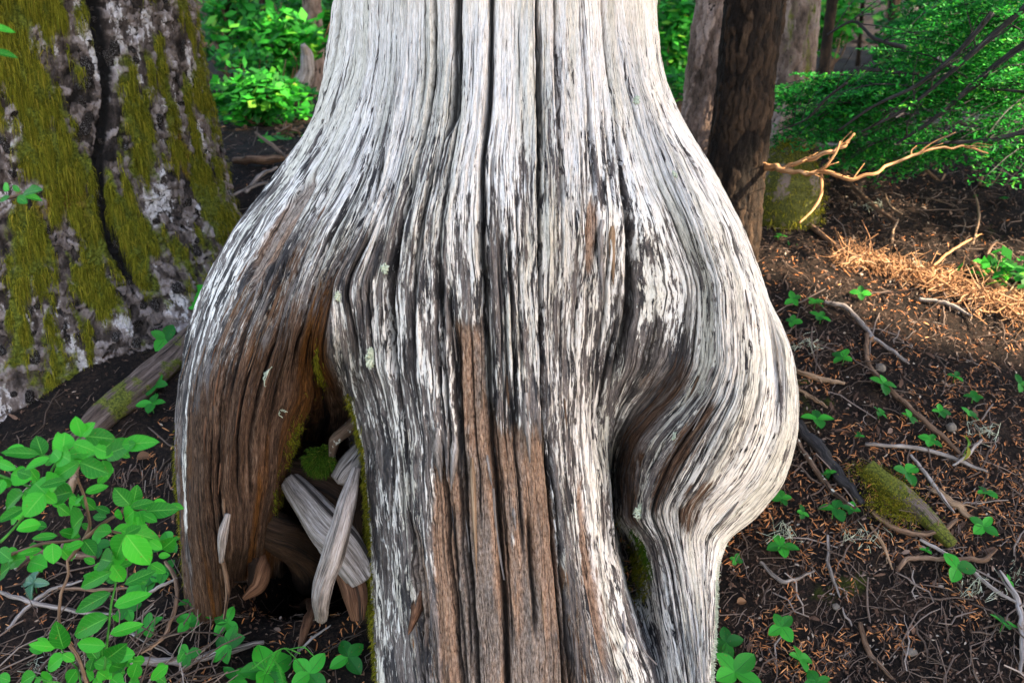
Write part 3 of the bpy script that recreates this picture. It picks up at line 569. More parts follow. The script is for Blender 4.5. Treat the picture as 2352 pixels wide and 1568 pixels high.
# crossing grey roots
limb('root_snag', [PY(668, 1105, 2.13), PY(715, 1165, 2.06), PY(770, 1235, 2.0), PY(835, 1325, 1.98)], [.026, .042, .048, .040], GREY, 'thick split grey root slanting down right through the hollow, behind the thinner one', 'root', n=60, sides=64, bump=.08)
limb('root_snag', [PY(818, 1075, 1.97), PY(795, 1165, 1.90), PY(768, 1265, 1.86), PY(740, 1350, 1.86), PY(738, 1420, 1.92)], [.010, .021, .025, .023, .014], GREY, 'slim pale grey root leaning in front of the thick slanting root', 'root', n=60, sides=56, bump=.07)
limb('root_snag', [PY(790, 1290, 2.02), PY(815, 1350, 1.98), PY(822, 1420, 1.96)], [.03, .032, .018], RED, 'brown root end below the crossing grey roots', 'root', n=24, sides=18)
limb('root_snag', [PY(845, 940, 2.2), PY(800, 985, 2.15), PY(770, 1010, 2.12), PY(762, 1050, 2.12)], [.014, .018, .015, .008], LICHB, 'short crooked root above the green moss clump', 'root', n=24)
limb('root_snag', [PY(830, 1030, 2.16), PY(800, 1075, 2.12), PY(780, 1105, 2.1)], [.022, .034, .028], GREY, 'blunt grey root knob beside the green moss clump', 'root', n=20, sides=18)
mb = MB(); tube(mb, [PY(650, 1070, 2.34), PY(730, 1100, 2.26), PY(810, 1150, 2.25), PY(830, 1230, 2.2)], [.08, .09, .08, .05], 40, 28, .35); 
tag(ob('rotten_wood', mb.mesh('rotten_wood', DARKROT)), 'mound of crumbling brown rotten wood in the hollow behind the crossing roots', 'rotten wood')
c0 = PY(735, 1055, 2.13); N = 6000; d = rng.normal(size=(N, 3)); d /= np.linalg.norm(d, axis=1)[:, None]; d[:, 1] = -abs(d[:, 1])
tag(ob('moss_clump', tuft_mesh('moss_clump', c0+d*np.array([.052, .04, .044])*(.75+.5*fbm(d[:, :1]*2.5, d[:, 1:2]*2.5, d[:, 2:]*2.5, 2))*(rng.random((N, 1))**.3), d, .014, .0012, MOSSG, droop=.4)), 'round bright green moss clump above the crossing grey roots', 'moss', kind='stuff')

# ================================================================== LIVING TREES
def bark_tree(name, label, cx, cy, z0, z1, rfun, mat, nz, nt, lean=(0, 0), mossf=None, disp=.02, cell=(9, 5), seam=None, cat='tree', warp=.9, dense=False):
    zz = np.linspace(z0, z1, nz) if not hasattr(z0, '__len__') else z0; th = np.linspace(0, 2*math.pi, nt, endpoint=False)
    if dense: th = th + .72*np.sin(th-R(-50)+math.pi)
    TH, Z = np.meshgrid(th, zz); Rr = rfun(TH, Z); per = Rr*TH
    rm = float(np.mean(Rr)); wx = warp*fbm(np.cos(TH)*rm*9, np.sin(TH)*rm*9, Z*9, 4); wy = warp*fbm(np.cos(TH)*rm*11, np.sin(TH)*rm*11, Z*7+9, 4)
    x = TH/(2*math.pi)*cell[0]+wx*1.6; y = Z*cell[1]+wy*1.6
    n3 = lambda s, zs=1., o=4: fbm(np.cos(TH)*s, np.sin(TH)*s, Z*s*zs/np.mean(Rr), o)
    d1, d2, idn = worley(x, y); e = sstep(.02, .22, d2-d1)
    dd = disp*(.5*e + .7*(idn-.5)*e) + disp*1.0*n3(9*rm, .5*rm/.2 if rm < .3 else .5) + disp*.8*fbm(np.cos(TH)*rm*45, np.sin(TH)*rm*45, Z*20, 4)
    ms = mossf(TH, Z) if mossf else np.zeros_like(TH); ck = (1-sstep(.0, .12, d2-d1))*sstep(-.2, .25, n3(6)); ck *= .9
    if seam is not None:
        s = seam(TH, Z); dd -= .055*s; ck = np.maximum(ck, s); ms = ms*(1-s)
    RR = Rr+dd; V = np.stack([cx+lean[0]*(Z-1)+RR*np.cos(TH), cy+lean[1]*(Z-1)+RR*np.sin(TH), Z], -1)
    t = thing(name, label, cat, (cx, cy, float(gh(cx, cy))))
    me = mesh_np('trunk', V, grid_faces(len(zz), nt, True), mat, attrs=dict(ms=ms, ck=ck, cid=idn))
    world_part('trunk', me, t)
    return t, V, ms
# the big mossy tree on the left
TX, TY_ = -2.0, 3.72
def rL(TH, Z):
    g = np.clip(Z-.55, 0, 9); toe = .5+.5*np.cos((TH-R(-75))*1.0)
    return .70 + .10*np.exp(-g/.5) + .22*np.exp(-np.clip(Z-.35, 0, 9)/.28)*(.6+.6*np.cos(TH*5+1.2)*.4+.2) + .02*noise(np.cos(TH)*2, np.sin(TH)*2, Z*1.5) + .20*np.exp(-g/.40)*np.exp(-(thL(TH)+.25)**2/.30)
def thL(TH): return (TH+math.pi) % (2*math.pi)-math.pi      # -pi..pi, the camera sees about -pi/2
def mossL(TH, Z):
    t = thL(TH); n = fbm(np.cos(TH)*5, np.sin(TH)*5, Z*2.2+4, 4); n2 = fbm(np.cos(TH)*11, np.sin(TH)*11, Z*4.5, 3)
    b = lambda t0, dt, z0, dz: np.exp(-(np.abs((t-t0)/dt)**3)-(np.abs((Z-z0)/dz)**3))
    m = .37 + 1.5*n + 1.35*n2 + .42*b(-1.08, .22, 1.75, .5) + .30*b(-.98, .28, .85, .35) + .40*b(-.35, .38, .95, .22) + .22*b(-.40, .3, 1.35, .25)
    m += -.50*b(-1.25, .22, 1.22, .16) - .35*b(-.52, .14, 1.08, .16) - .35*b(-.5, .25, 1.85, .35) - .5*b(-.35, .3, .62, .12)
    return m
def seamL(TH, Z):
    t = thL(TH); c = -.69 + .035*np.sin(Z*4.5) + .05*noise(Z*2.5, 3.3) - .06*sstep(1.5, .9, Z) ; w = .030*(1+.5*noise(Z*5, 8.8))
    return np.exp(-((t-c)/w)**4)*sstep(.72, .86, Z)
zl = np.concatenate([np.linspace(.1, .5, 30)[:-1], np.linspace(.5, 2.25, 330), np.linspace(2.25, 7, 60)[1:]])
tL, VL, msL = bark_tree('mossy_tree', 'massive grey barked tree hung with olive moss at the left edge', TX, TY_, zl, None, rL, BARKL, 0, 760, mossf=mossL, disp=.017, cell=(120, 34), seam=seamL, warp=1.0, dense=True)
NL = nrm_grid(VL); NL *= np.where(((NL*(VL-np.array([TX, TY_, 0])))[..., :2]).sum() < 0, -1, 1)
vis = (NL[..., 1] < .25) & (VL[..., 2] < 2.2) & (VL[..., 2] > .35) & (VL[..., 0] > -2.6)
w = np.where(vis, np.clip(msL-.30, 0, .5)**1.5, 0); w *= sstep(-.1, .25, fbm(VL[..., 0]*40, VL[..., 2]*9, 3., 2)); idx = rng.choice(w.size, 60000, p=(w/w.sum()).ravel())
pp = VL.reshape(-1, 3)[idx]+rng.normal(size=(60000, 3))*.004; q = NL.reshape(-1, 3)[idx]
o = world_part('moss', tuft_mesh('moss', pp, q, .030, .0016, MOSS, droop=1.3, spread=.45), tL); o['kind'] = 'stuff'
# loose bark scales
scale_me = []
for k in range(4):
    g = 4; X, Y = np.meshgrid(np.linspace(-1, 1, g), np.linspace(-1, 1, g)); s = 1+.3*noise(X*2+k*9, Y*2, 3.)
    V = np.stack([X*s*(1-.2*Y**2), Y*s*(1-.2*X**2), .25*noise(X*1.5, Y*1.5, k+.5)+.12], -1); W = V.copy(); W[..., 2] -= .35; 
    f = grid_faces(g, g); n = g*g; rim = [0, 1, 2, 3, 7, 11, 15, 14, 13, 12, 8, 4]; rf = [[rim[i], rim[i-1], rim[i-1]+n, rim[i]+n] for i in range(12)]
    scale_me.append(mesh_np('bark_scale', np.concatenate([V.reshape(-1, 3), W.reshape(-1, 3)]), np.concatenate([f, np.array(rf)]), BARKL, False))
w2 = np.where(vis & (msL < .42), 1., 0); idx = rng.choice(w2.size, 260, p=(w2/w2.sum()).ravel())
for i in idx:
    p = Vector(VL.reshape(-1, 3)[i]); n = Vector(NL.reshape(-1, 3)[i]); z = (n+Vector((0, 0, -.25))).normalized(); qd = z.to_track_quat('Z', 'Y')
    s = random.uniform(.008, .020); o = ob('bark_scale', random.choice(scale_me), tL, None, None, None); o.matrix_parent_inverse = Matrix.Translation(-Vector(tL.location))
    o.matrix_basis = Matrix.LocRotScale(p+n*.004, (qd.to_matrix() @ Matrix.Rotation(random.gauss(0, .35), 3, 'Z')).to_quaternion(), Vector((s, s*random.uniform(1, 1.6), s*.35)))
limb('root', [*gp([(455, 760), (390, 835), (320, 900), (240, 965), (165, 1040)], .012)], [.03, .048, .055, .05, .03], BARKROOT, 'bare pinkish grey root sloping between the two trees', parent=tL, n=50, sides=30, bump=.10)

def simple_r(r0, r1, z0, z1, fl=.3, z2=None):
    return lambda TH, Z: np.interp(Z, [z0, z1], [r0, r1]) + r0*fl*np.exp(-np.clip(Z-z0, 0, 9)/.16)*(.75+.35*np.cos(TH*4+.6))
def tree_at(name, label, u0, u1, v, Y, mat, lean=(0, 0), H=7, moss=None, disp=.012, cell=(14, 6), nz=260, nt=220, fl=.3):
    a, b = PY(u0, v, Y), PY(u1, v, Y); cx = (a[0]+b[0])/2; r = abs(b[0]-a[0])/2; cy = Y; g = float(gh(cx, cy)); zref = a[2]
    cx -= lean[0]*(zref-1); cy -= lean[1]*(zref-1)
    z = np.concatenate([np.linspace(g-.25, g+1.9, nz), np.linspace(g+1.9, g+H, 40)[1:]])
    return bark_tree(name, label, cx, cy, z, None, simple_r(r*1.05, r*.75, g, g+H, fl), mat, 0, nt, lean, moss, disp, cell)
mf = lambda k, b=.0, s=3.: (lambda TH, Z: b+k*fbm(np.cos(TH)*s+5, np.sin(TH)*s, Z*2.5+k, 4)*1.6+k*.35)
tD, VD, _ = tree_at('dark_conifer', 'dark brown barked conifer trunk right behind the bleached tree', 1642, 1768, 250, 3.55, BARKD, (.045, 0), disp=.012, cell=(26, 9), moss=mf(.12), fl=.12)
tree_at('pinkish_conifer', 'pinkish grey ridged trunk half hidden left of the dark trunk', 1578, 1690, 200, 4.3, BARKP, (.07, 0), disp=.014, cell=(22, 3.5), moss=mf(.1))
tree_at('mossy_conifer', 'moss streaked grey trunk right of the dark trunk', 1745, 1868, 100, 5.0, BARKP, (.01, 0), disp=.012, cell=(20, 5), moss=mf(.55, .05), fl=.5)
tree_at('thin_conifer', 'thin dark young trunk with dead twigs behind the green boughs', 1893, 1915, 60, 7.0, BARKD, (.02, 0), nz=80, nt=40, cell=(8, 6), disp=.006, H=6)
tree_at('slender_conifer', 'slender pale orange trunk near the upper right', 2165, 2184, 30, 8.0, BARKP, (-.03, 0), nz=80, nt=40, cell=(8, 6), disp=.006, H=7)
tree_at('grey_conifer', 'grey trunk just left of the bleached tree in the background', 700, 738, 60, 7.5, BARKP, (.02, 0), nz=80, nt=60, cell=(12, 6), disp=.01, H=8)
tree_at('far_conifer', 'small crooked dark trunk close to the big mossy tree', 520, 545, 80, 7.5, BARKD, (-.04, 0), nz=80, nt=40, cell=(8, 6), disp=.008, H=3.5)
tree_at('far_right_conifer', 'wide grey trunk at the far right edge of the forest', 2290, 2352, 60, 9.5, BARKP, (.0, 0), nz=80, nt=60, cell=(12, 6), disp=.012, H=9)
mb = MB(); tube(mb, [PY(697, 190, 6.5), PY(706, 160, 6.5), PY(704, 130, 6.5), PY(696, 105, 6.45)], [.06, .05, .045, .02], 20, 14, .2)
tag(ob('broken_snag', mb.mesh('broken_snag', GREY)), 'short bleached snag leaning in the background left of the dead tree', 'snag')

# ================================================================== LOGS, BRANCHES, STICKS
def PYs(L_): return np.array([PY(*q) for q in L_])
limb('sunlit_branch', PYs([(1752, 383, 3.5), (1795, 390, 3.4), (1850, 396, 3.32), (1905, 400, 3.28), (1960, 408, 3.25), (2010, 396, 3.25), (2050, 376, 3.3), (2110, 352, 3.3), (2190, 338, 3.3), (2270, 352, 3.3)]), [.016, .011, .008, .0075, .007, .006, .0055, .005, .004, .0025], ORANGE, 'sunlit orange branch growing right from the dark trunk, the lower and longer fork', n=80, twigs=14, tl=.10, wob=.012)
limb('sunlit_branch', PYs([(1800, 388, 3.4), (1850, 366, 3.35), (1900, 352, 3.3), (1935, 335, 3.3), (1962, 310, 3.3)]), [.008, .0085, .008, .007, .004], ORANGE, 'sunlit orange branch rising above the long lower fork', n=40, twigs=5, tl=.07, wob=.010)
limb('sunlit_branch', PYs([(1872, 398, 3.3), (1900, 378, 3.28), (1920, 350, 3.28), (1930, 325, 3.3)]), [.005, .005, .004, .003], ORANGE, 'thin cross twig joining the two sunlit forks', n=24, twigs=2, tl=.05)
limb('hanging_twig', PYs([(1887, 401, 3.3), (1887, 440, 3.25), (1872, 475, 3.2), (1836, 512, 3.15)]), [.006, .006, .005, .003], ORANGE, 'curved tan twig hanging below the sunlit branch', n=30)
limb('fallen_stick', gp([(1772, 462), (1820, 487), (1852, 520), (1900, 560), (1940, 592), (1975, 607), (2010, 612)], .02), [.006, .010, .012, .011, .012, .011, .006], BROWN, 'long curving stick running from the mossy trunk foot into the sunny patch', n=50, twigs=4)
limb('fallen_stick', np.concatenate([PYs([(1937, 345, 4.2), (1940, 400, 4.1)]), gp([(1948, 432), (1985, 470), (2015, 495), (2058, 525)], .03)]), [.008, .009, .011, .011, .010, .006], BROWN, 'brown stick bending down to the floor right of the hanging twig', n=44, twigs=3)
limb('dead_branch', PYs([(1755, 330, 5.2), (1840, 335, 5.0), (1960, 337, 4.8), (2030, 320, 4.7), (2080, 296, 4.6), (2160, 281, 4.5), (2230, 276, 4.4), (2352, 240, 4.3)]), [.012, .018, .022, .022, .020, .018, .014, .008], GREY, 'long pale grey dead branch sweeping right below the green boughs', n=60, twigs=6, tl=.2)
limb('fallen_log', PYs([(1850, 440, 6.2), (1960, 425, 6.0), (2080, 405, 5.9), (2150, 398, 5.8), (2250, 440, 5.3), (2345, 500, 4.8)]), [.16, .17, .13, .12, .12, .12], MOSSL, 'mossy fallen log lying across the slope behind the sunlit branch', 'log', n=60, sides=26, bump=.15)
limb('fallen_log', PYs([(2230, 375, 5.2), (2290, 430, 4.9), (2352, 500, 4.5), (2420, 580, 4.1)]), [.10, .11, .10, .08], BROWN, 'shredded brown log slanting down at the right edge', 'log', n=40, sides=24, bump=.3)
limb('root_loop', PYs([(2140, 428, 5.3), (2128, 400, 5.25), (2150, 383, 5.25), (2170, 400, 5.25), (2160, 430, 5.3), (2140, 436, 5.3)]), .02, GREY, 'pale loop of root on top of the mossy log', 'root', n=40)
for a, (L_, r, lab) in enumerate([([(1980, 302), (2080, 250), (2180, 170), (2270, 90), (2365, 10)], .010, 'dark bare limb climbing to the top right corner'), ([(2060, 330), (2150, 270), (2230, 200), (2300, 140), (2365, 95)], .012, 'dark limb below the one that climbs to the corner'),
        ([(1925, 300), (2010, 242), (2100, 200), (2200, 120), (2280, 30)], .009, 'slim dark limb through the middle of the boughs'), ([(2080, 330), (2180, 328), (2270, 322), (2365, 300)], .010, 'nearly level dark limb above the fallen logs'), ([(1790, 300), (1850, 275), (1900, 225), (1945, 190)], .006, 'thin twiggy limb beside the mossy trunk'),
        ([(2240, 205), (2300, 207), (2365, 212)], .007, 'level dark limb at the right edge'), ([(1900, 80), (1960, 50), (2010, 90), (2080, 110)], .008, 'arched bare limb from the thin young trunk')]):
    limb('bare_limb', PYs([(u, v, 3.62-.3*i/len(L_)) for i, (u, v) in enumerate(L_)]), [r*(1.25-.2*i) if L_[0][0] > 3000 else r*(.45+.2*i) for i in range(len(L_))], BLACK, lab, n=40, sides=8, twigs=7, tl=.25)
sticks = [
 ([(2140, 640), (2170, 612), (2205, 590), (2250, 565)], .006, ORANGE, .05, 'thin twig rising over the sunlit litter'),
 ([(2230, 615), (2270, 655), (2310, 685), (2365, 722)], .010, ORANGE, .02, 'sunlit stick at the right edge, longest of three side by side'),
 ([(2255, 625), (2300, 665), (2345, 700)], .008, ORANGE, .03, 'sunlit stick just above the longest one'),
 ([(2110, 610), (2160, 630), (2230, 655)], .007, ORANGE, .015, 'sunlit stick left of the three side by side'),
 ([(1895, 702), (1940, 715), (1985, 760), (2010, 790)], .009, GREY, .012, 'grey bent stick on dark litter below the sunny patch'),
 ([(1990, 775), (1996, 850), (2045, 905), (2100, 957), (2160, 1010), (2230, 1075)], .009, BROWN, .012, 'long thin brown stick crossing the middle of the right slope'),
 ([(1995, 778), (2040, 808), (2085, 845)], .007, GREY, .012, 'short pale stick branching off beside an orange leaf'),
 ([(2110, 695), (2180, 708), (2230, 735)], .008, GREY, .012, 'pale stick just under the sunny patch'),
 ([(1828, 862), (1880, 878), (1938, 892)], .011, TAN, .01, 'stubby tan stick touching the right side of the dead tree'),
 ([(1832, 900), (1870, 925), (1900, 945)], .007, TAN, .01, 'thin tan stick below the stubby one'),
 ([(1835, 985), (1880, 1045), (1930, 1110), (1978, 1168)], .020, BLACK, .012, 'thick blackened stick sloping down right of the dead tree'),
 ([(1830, 1025), (1868, 1090), (1918, 1150), (1962, 1184)], .008, LICHB, .02, 'knobbly lichen spotted stick beside the blackened one'),
 ([(2003, 1198), (2050, 1235), (2110, 1248), (2160, 1240), (2196, 1213)], .009, BROWN, .03, 'curved brown stick bowed like a smile'),
 ([(2060, 1322), (2090, 1296), (2180, 1300), (2250, 1302), (2287, 1278)], .008, BROWN, .02, 'bent brown stick behind the largest right hand rosette'),
 ([(2110, 1255), (2210, 1310), (2280, 1370), (2350, 1410)], .006, GREY, .02, 'long thin grey stick running to the right edge'),
 ([(2140, 1130), (2190, 1165), (2235, 1202)], .013, TAN, .008, 'thick pale stick lying among fine twigs'),
 ([(1985, 1035), (2100, 1043), (2190, 1068), (2265, 1100)], .007, GREY, .02, 'long level grey twig above the mossy stick'),
 ([(2090, 1055), (2125, 1100), (2160, 1150), (2190, 1190)], .006, GREY, .015, 'grey twig crossing under the long level one'),
 ([(1900, 1240), (1906, 1320), (1928, 1382)], .006, GREY, .012, 'upright pale twig in the middle of bare soil'),
 ([(2000, 1220), (2030, 1270), (2048, 1318)], .005, TAN, .015, 'frayed tan twig left of the bowed stick'),
 ([(2290, 1330), (2330, 1390), (2345, 1480), (2340, 1560)], .009, GREY, .02, 'grey bent stick rising at the lower right edge'),
 ([(1975, 1440), (1990, 1500), (2050, 1568)], .008, BROWN, .012, 'brown stick at the bottom right of centre'),
 ([(1745, 1300), (1770, 1325), (1800, 1345), (1870, 1320)], .006, GREY, .012, 'thin pale arc of twig right of the leg'),
 ([(2250, 1030), (2215, 1070), (2185, 1090)], .006, GREY, .03, 'forked pale twig by the yellowing leaf'),
 ([(2070, 520), (2040, 500), (2030, 470)], .006, TAN, .05, 'small tan stub sticking up from the slope'),
 ([(2045, 585), (2048, 560), (2060, 530)], .006, TAN, .05, 'sunlit twig standing left of the sunny patch'),
 ([(2230, 590), (2245, 520), (2235, 470)], .006, TAN, .05, 'thin reddish stem standing in the shrub at right'),
 ([(260, 1532), (330, 1535), (420, 1532), (520, 1512), (608, 1486)], .011, GREY, .015, 'long pale flattened root along the bottom left'),
 ([(40, 1328), (75, 1303), (120, 1293), (180, 1296), (225, 1308)], .013, LICHB, .03, 'white lichened stick arching behind the lower leaves'),
 ([(385, 1325), (410, 1375), (406, 1440), (385, 1495), (330, 1540)], .006, BROWN, .05, 'reddish arched twig left of the hollow'),
 ([(412, 1365), (370, 1385), (320, 1420)], .005, GREY, .05, 'pale side twig crossing the reddish arched one'),
 ([(20, 1460), (60, 1415), (120, 1370), (190, 1350)], .006, GREY, .02, 'grey twig in the brush at the lower left'),
 ([(180, 1075), (172, 1130), (160, 1170)], .014, TAN, .03, 'upright pale broken stick behind the shrub leaves'),
 ([(0, 1375), (80, 1400), (180, 1420), (270, 1425)], .007, GREY, .02, 'long grey twig level across the brush at left'),
 ([(130, 1365), (220, 1370), (300, 1365)], .006, BROWN, .02, 'brown twig above the level grey one'),
 ([(300, 1470), (360, 1500), (400, 1520)], .006, GREY, .02, 'short grey twig near the bottom shrub leaves'),
 ([(680, 1520), (720, 1480), (760, 1450)], .004, GREY, .02, 'thin twig pointing at the slim grey root'),
 ([(680, 1400), (705, 1440), (690, 1490)], .014, RED, .006, 'short rotten stick on the floor of the hollow'),
 ([(540, 380), (600, 382), (690, 372)], .022, BROWN, .02, 'reddish log end behind the big mossy tree'),
 ([(565, 460), (600, 420), (640, 400)], .010, GREY, .03, 'grey stick behind the shoulder of the dead tree'),
 ([(520, 475), (600, 440), (660, 430)], .008, GREY, .03, 'grey stick beside the foot of the big mossy tree'),
 ([(590, 330), (640, 370), (665, 395)], .010, BROWN, .05, 'brown stick slanting in the left background'),
]
for L_, r, mat, lift, lab in sticks:
    rr = [r*q for q in np.interp(np.linspace(0, 1, len(L_)), [0, .2, .8, 1], [.75, 1, .9, .45])]
    limb('fallen_stick' if r < .02 else 'fallen_stick', gp(L_, lift+r*.5), rr, mat, lab, 'stick', n=len(L_)*9, sides=9, bump=.16, wob=r*.5, twigs=random.choice([0, 1, 2, 3]), tl=.05)
lg = limb('mossy_stick', gp([(1990, 1092), (2050, 1140), (2110, 1190), (2185, 1268)], .025), [.030, .034, .028, .018], MOSSL, 'thick stick with orange green moss on its upper end lying on the right slope', 'stick', n=40, sides=20)
C = gp([(1995, 1098), (2020, 1120), (2045, 1140), (2060, 1165), (2030, 1165), (2070, 1200), (2040, 1190)], .03); idx = rng.integers(0, 7, 5000)
mm = tuft_mesh('moss_carpet', C[idx]+rng.normal(size=(5000, 3))*np.array([.035, .035, .008]), np.tile([0, -.3, 1.], (5000, 1)), .014, .0012, MOSS, droop=.5)
tag(ob('moss_carpet', mm), 'olive moss spreading over and below the mossy stick', 'moss', kind='stuff')
cb = PY(1800, 440, 4.1); pts = rng.normal(size=(7000, 3)); pts /= np.linalg.norm(pts, axis=1)[:, None]
mb = MB(); g0 = gp([(1800, 500)])[0]; th = np.linspace(0, 2*math.pi, 28, endpoint=False); ph = np.linspace(0, math.pi, 16)
rr = (1+.25*fbm(np.cos(th)[None]*2*np.sin(ph)[:, None], np.sin(th)[None]*2*np.sin(ph)[:, None], np.cos(ph)[:, None]*2+np.zeros((16, 28)), 3))[..., None]
sph = rr*np.stack(np.broadcast_arrays(np.sin(ph)[:, None]*np.cos(th), np.sin(ph)[:, None]*np.sin(th), np.cos(ph)[:, None]), -1)*np.array([.16, .14, .24])+PY(1800, 462, 3.92)
mb.add(sph, grid_faces(16, 28, True))
sm = thing('mossy_stump', 'rounded moss covered stump at the foot of the dark trunk', 'stump', tuple(PY(1800, 500, 3.9)))
world_part('stump_wood', mb.mesh('stump_wood', MOSSL), sm)
S_ = sph.reshape(-1, 3); idx = rng.integers(0, len(S_), 9000); o = world_part('moss', tuft_mesh('moss', S_[idx]+rng.normal(size=(9000, 3))*.012, (S_[idx]-PY(1800, 462, 3.92))*5, .02, .0018, MOSS, droop=.7), sm); o['kind'] = 'stuff'

# ================================================================== LEAVES AND PLANTS
def leaf_mesh(name, mat, wid=.5, cup=.25, arch=.25, tipx=1.6, n=8, m=4, shape=0, ruf=.02):
    y = np.linspace(0, 1, n+1); w = wid/2*np.sin(np.pi*y**(.85 if shape == 0 else .88))**.70; w[0] = .012; w[-1] = .004
    x = np.linspace(-1, 1, 2*m+1); Yg_, Xg = np.meshgrid(y, x, indexing='ij')
    Z = cup*wid*np.abs(Xg)**1.4*np.sin(np.pi*Yg_)*.8 - arch*Yg_**2*.5 + ruf*noise(Xg*2.2+random.random()*9, Yg_*5, 1.)*np.abs(Xg)
    V = np.stack([Xg*w[:, None]*1.0, Yg_, Z], -1)
    return mesh_np(name, V, grid_faces(n+1, 2*m+1), mat, uv=np.stack([Xg, Yg_], -1).reshape(-1, 2))
shrub_leaves = [leaf_mesh('leaf', LEAF1, .52+.05*k, .12+.05*(k % 3), .10+.08*k, ruf=.04) for k in range(4)]
ros_leaves = [leaf_mesh('leaf', LEAF2, .66+.05*k, .16, .12+.10*k, shape=1) for k in range(3)]
far_leaves = [leaf_mesh('leaf', LEAF2, .70, .15, .15, n=6, m=1, shape=1)]
yel_leaf = leaf_mesh('leaf', LEAFY, .45, .4, .9); dry_leaf = leaf_mesh('leaf', DRY, .6, .5, .6); gls_leaf = leaf_mesh('leaf', LEAFG, .62, .35, .5, ruf=.12)
def put_leaf(me, parent, base, d, nrm, length, width=1.):
    """leaf with its stalk end at base (world), pointing along d, upper side towards nrm"""
    d = Vector(d).normalized(); n = Vector(nrm); x = d.cross(n).normalized(); n = x.cross(d).normalized()
    o = bpy.data.objects.new('leaf', me); col.objects.link(o); o.parent = parent
    m = Matrix((x, d, n)).transposed().to_4x4(); m = Matrix.Translation(Vector(base)-Vector(parent.location)) @ m @ Matrix.Diagonal((length*width, length, length, 1)); o.matrix_basis = m
    return o
def rosette_plant(u, v, size, label, n=4, tilt=None, h=None, mats=None, group='four leaved rosettes on the forest floor', Y=None, nm='rosette_plant'):
    g = G(np.array([u]), np.array([v+size*.25]))[0] if Y is None else PY(u, v, Y)
    dep = g[1]*cp + (CZ-g[2])*sp; Lm = size*random.uniform(.78, .98)/F0*dep*.66; h = h if h is not None else Lm*.7
    t = thing(nm, label, 'plant', tuple(g), group); c = np.array(g)+np.array([0, -.01, h])
    mb = MB(); tube(mb, [g-np.array([0, 0, .02]), g*.5+c*.5+rng.normal(size=3)*.004, c], [.0018, .0016, .0013], 6, 5, .1); world_part('stem', mb.mesh('stem', GREENST), t)
    a0 = random.random()*6.28; tn = Vector((random.gauss(0, .32), -.55+random.gauss(0, .32), 1)).normalized() if tilt is None else Vector(tilt).normalized()
    near = dep < 2.9
    for k in range(n):
        a = a0+k*2*math.pi/n+random.gauss(0, .16); e1 = Vector((1, 0, 0)); e2 = tn.cross(e1).normalized(); e1 = e2.cross(tn)
        d = e1*math.cos(a)+e2*math.sin(a)+tn*random.uniform(-.05, .25)
        put_leaf(random.choice(mats or (ros_leaves if near else far_leaves+ros_leaves[:1])), t, c, d, tn+Vector((random.gauss(0, .1), random.gauss(0, .1), 0)), Lm*random.uniform(.82, 1.12), random.uniform(.9, 1.1))
    return t
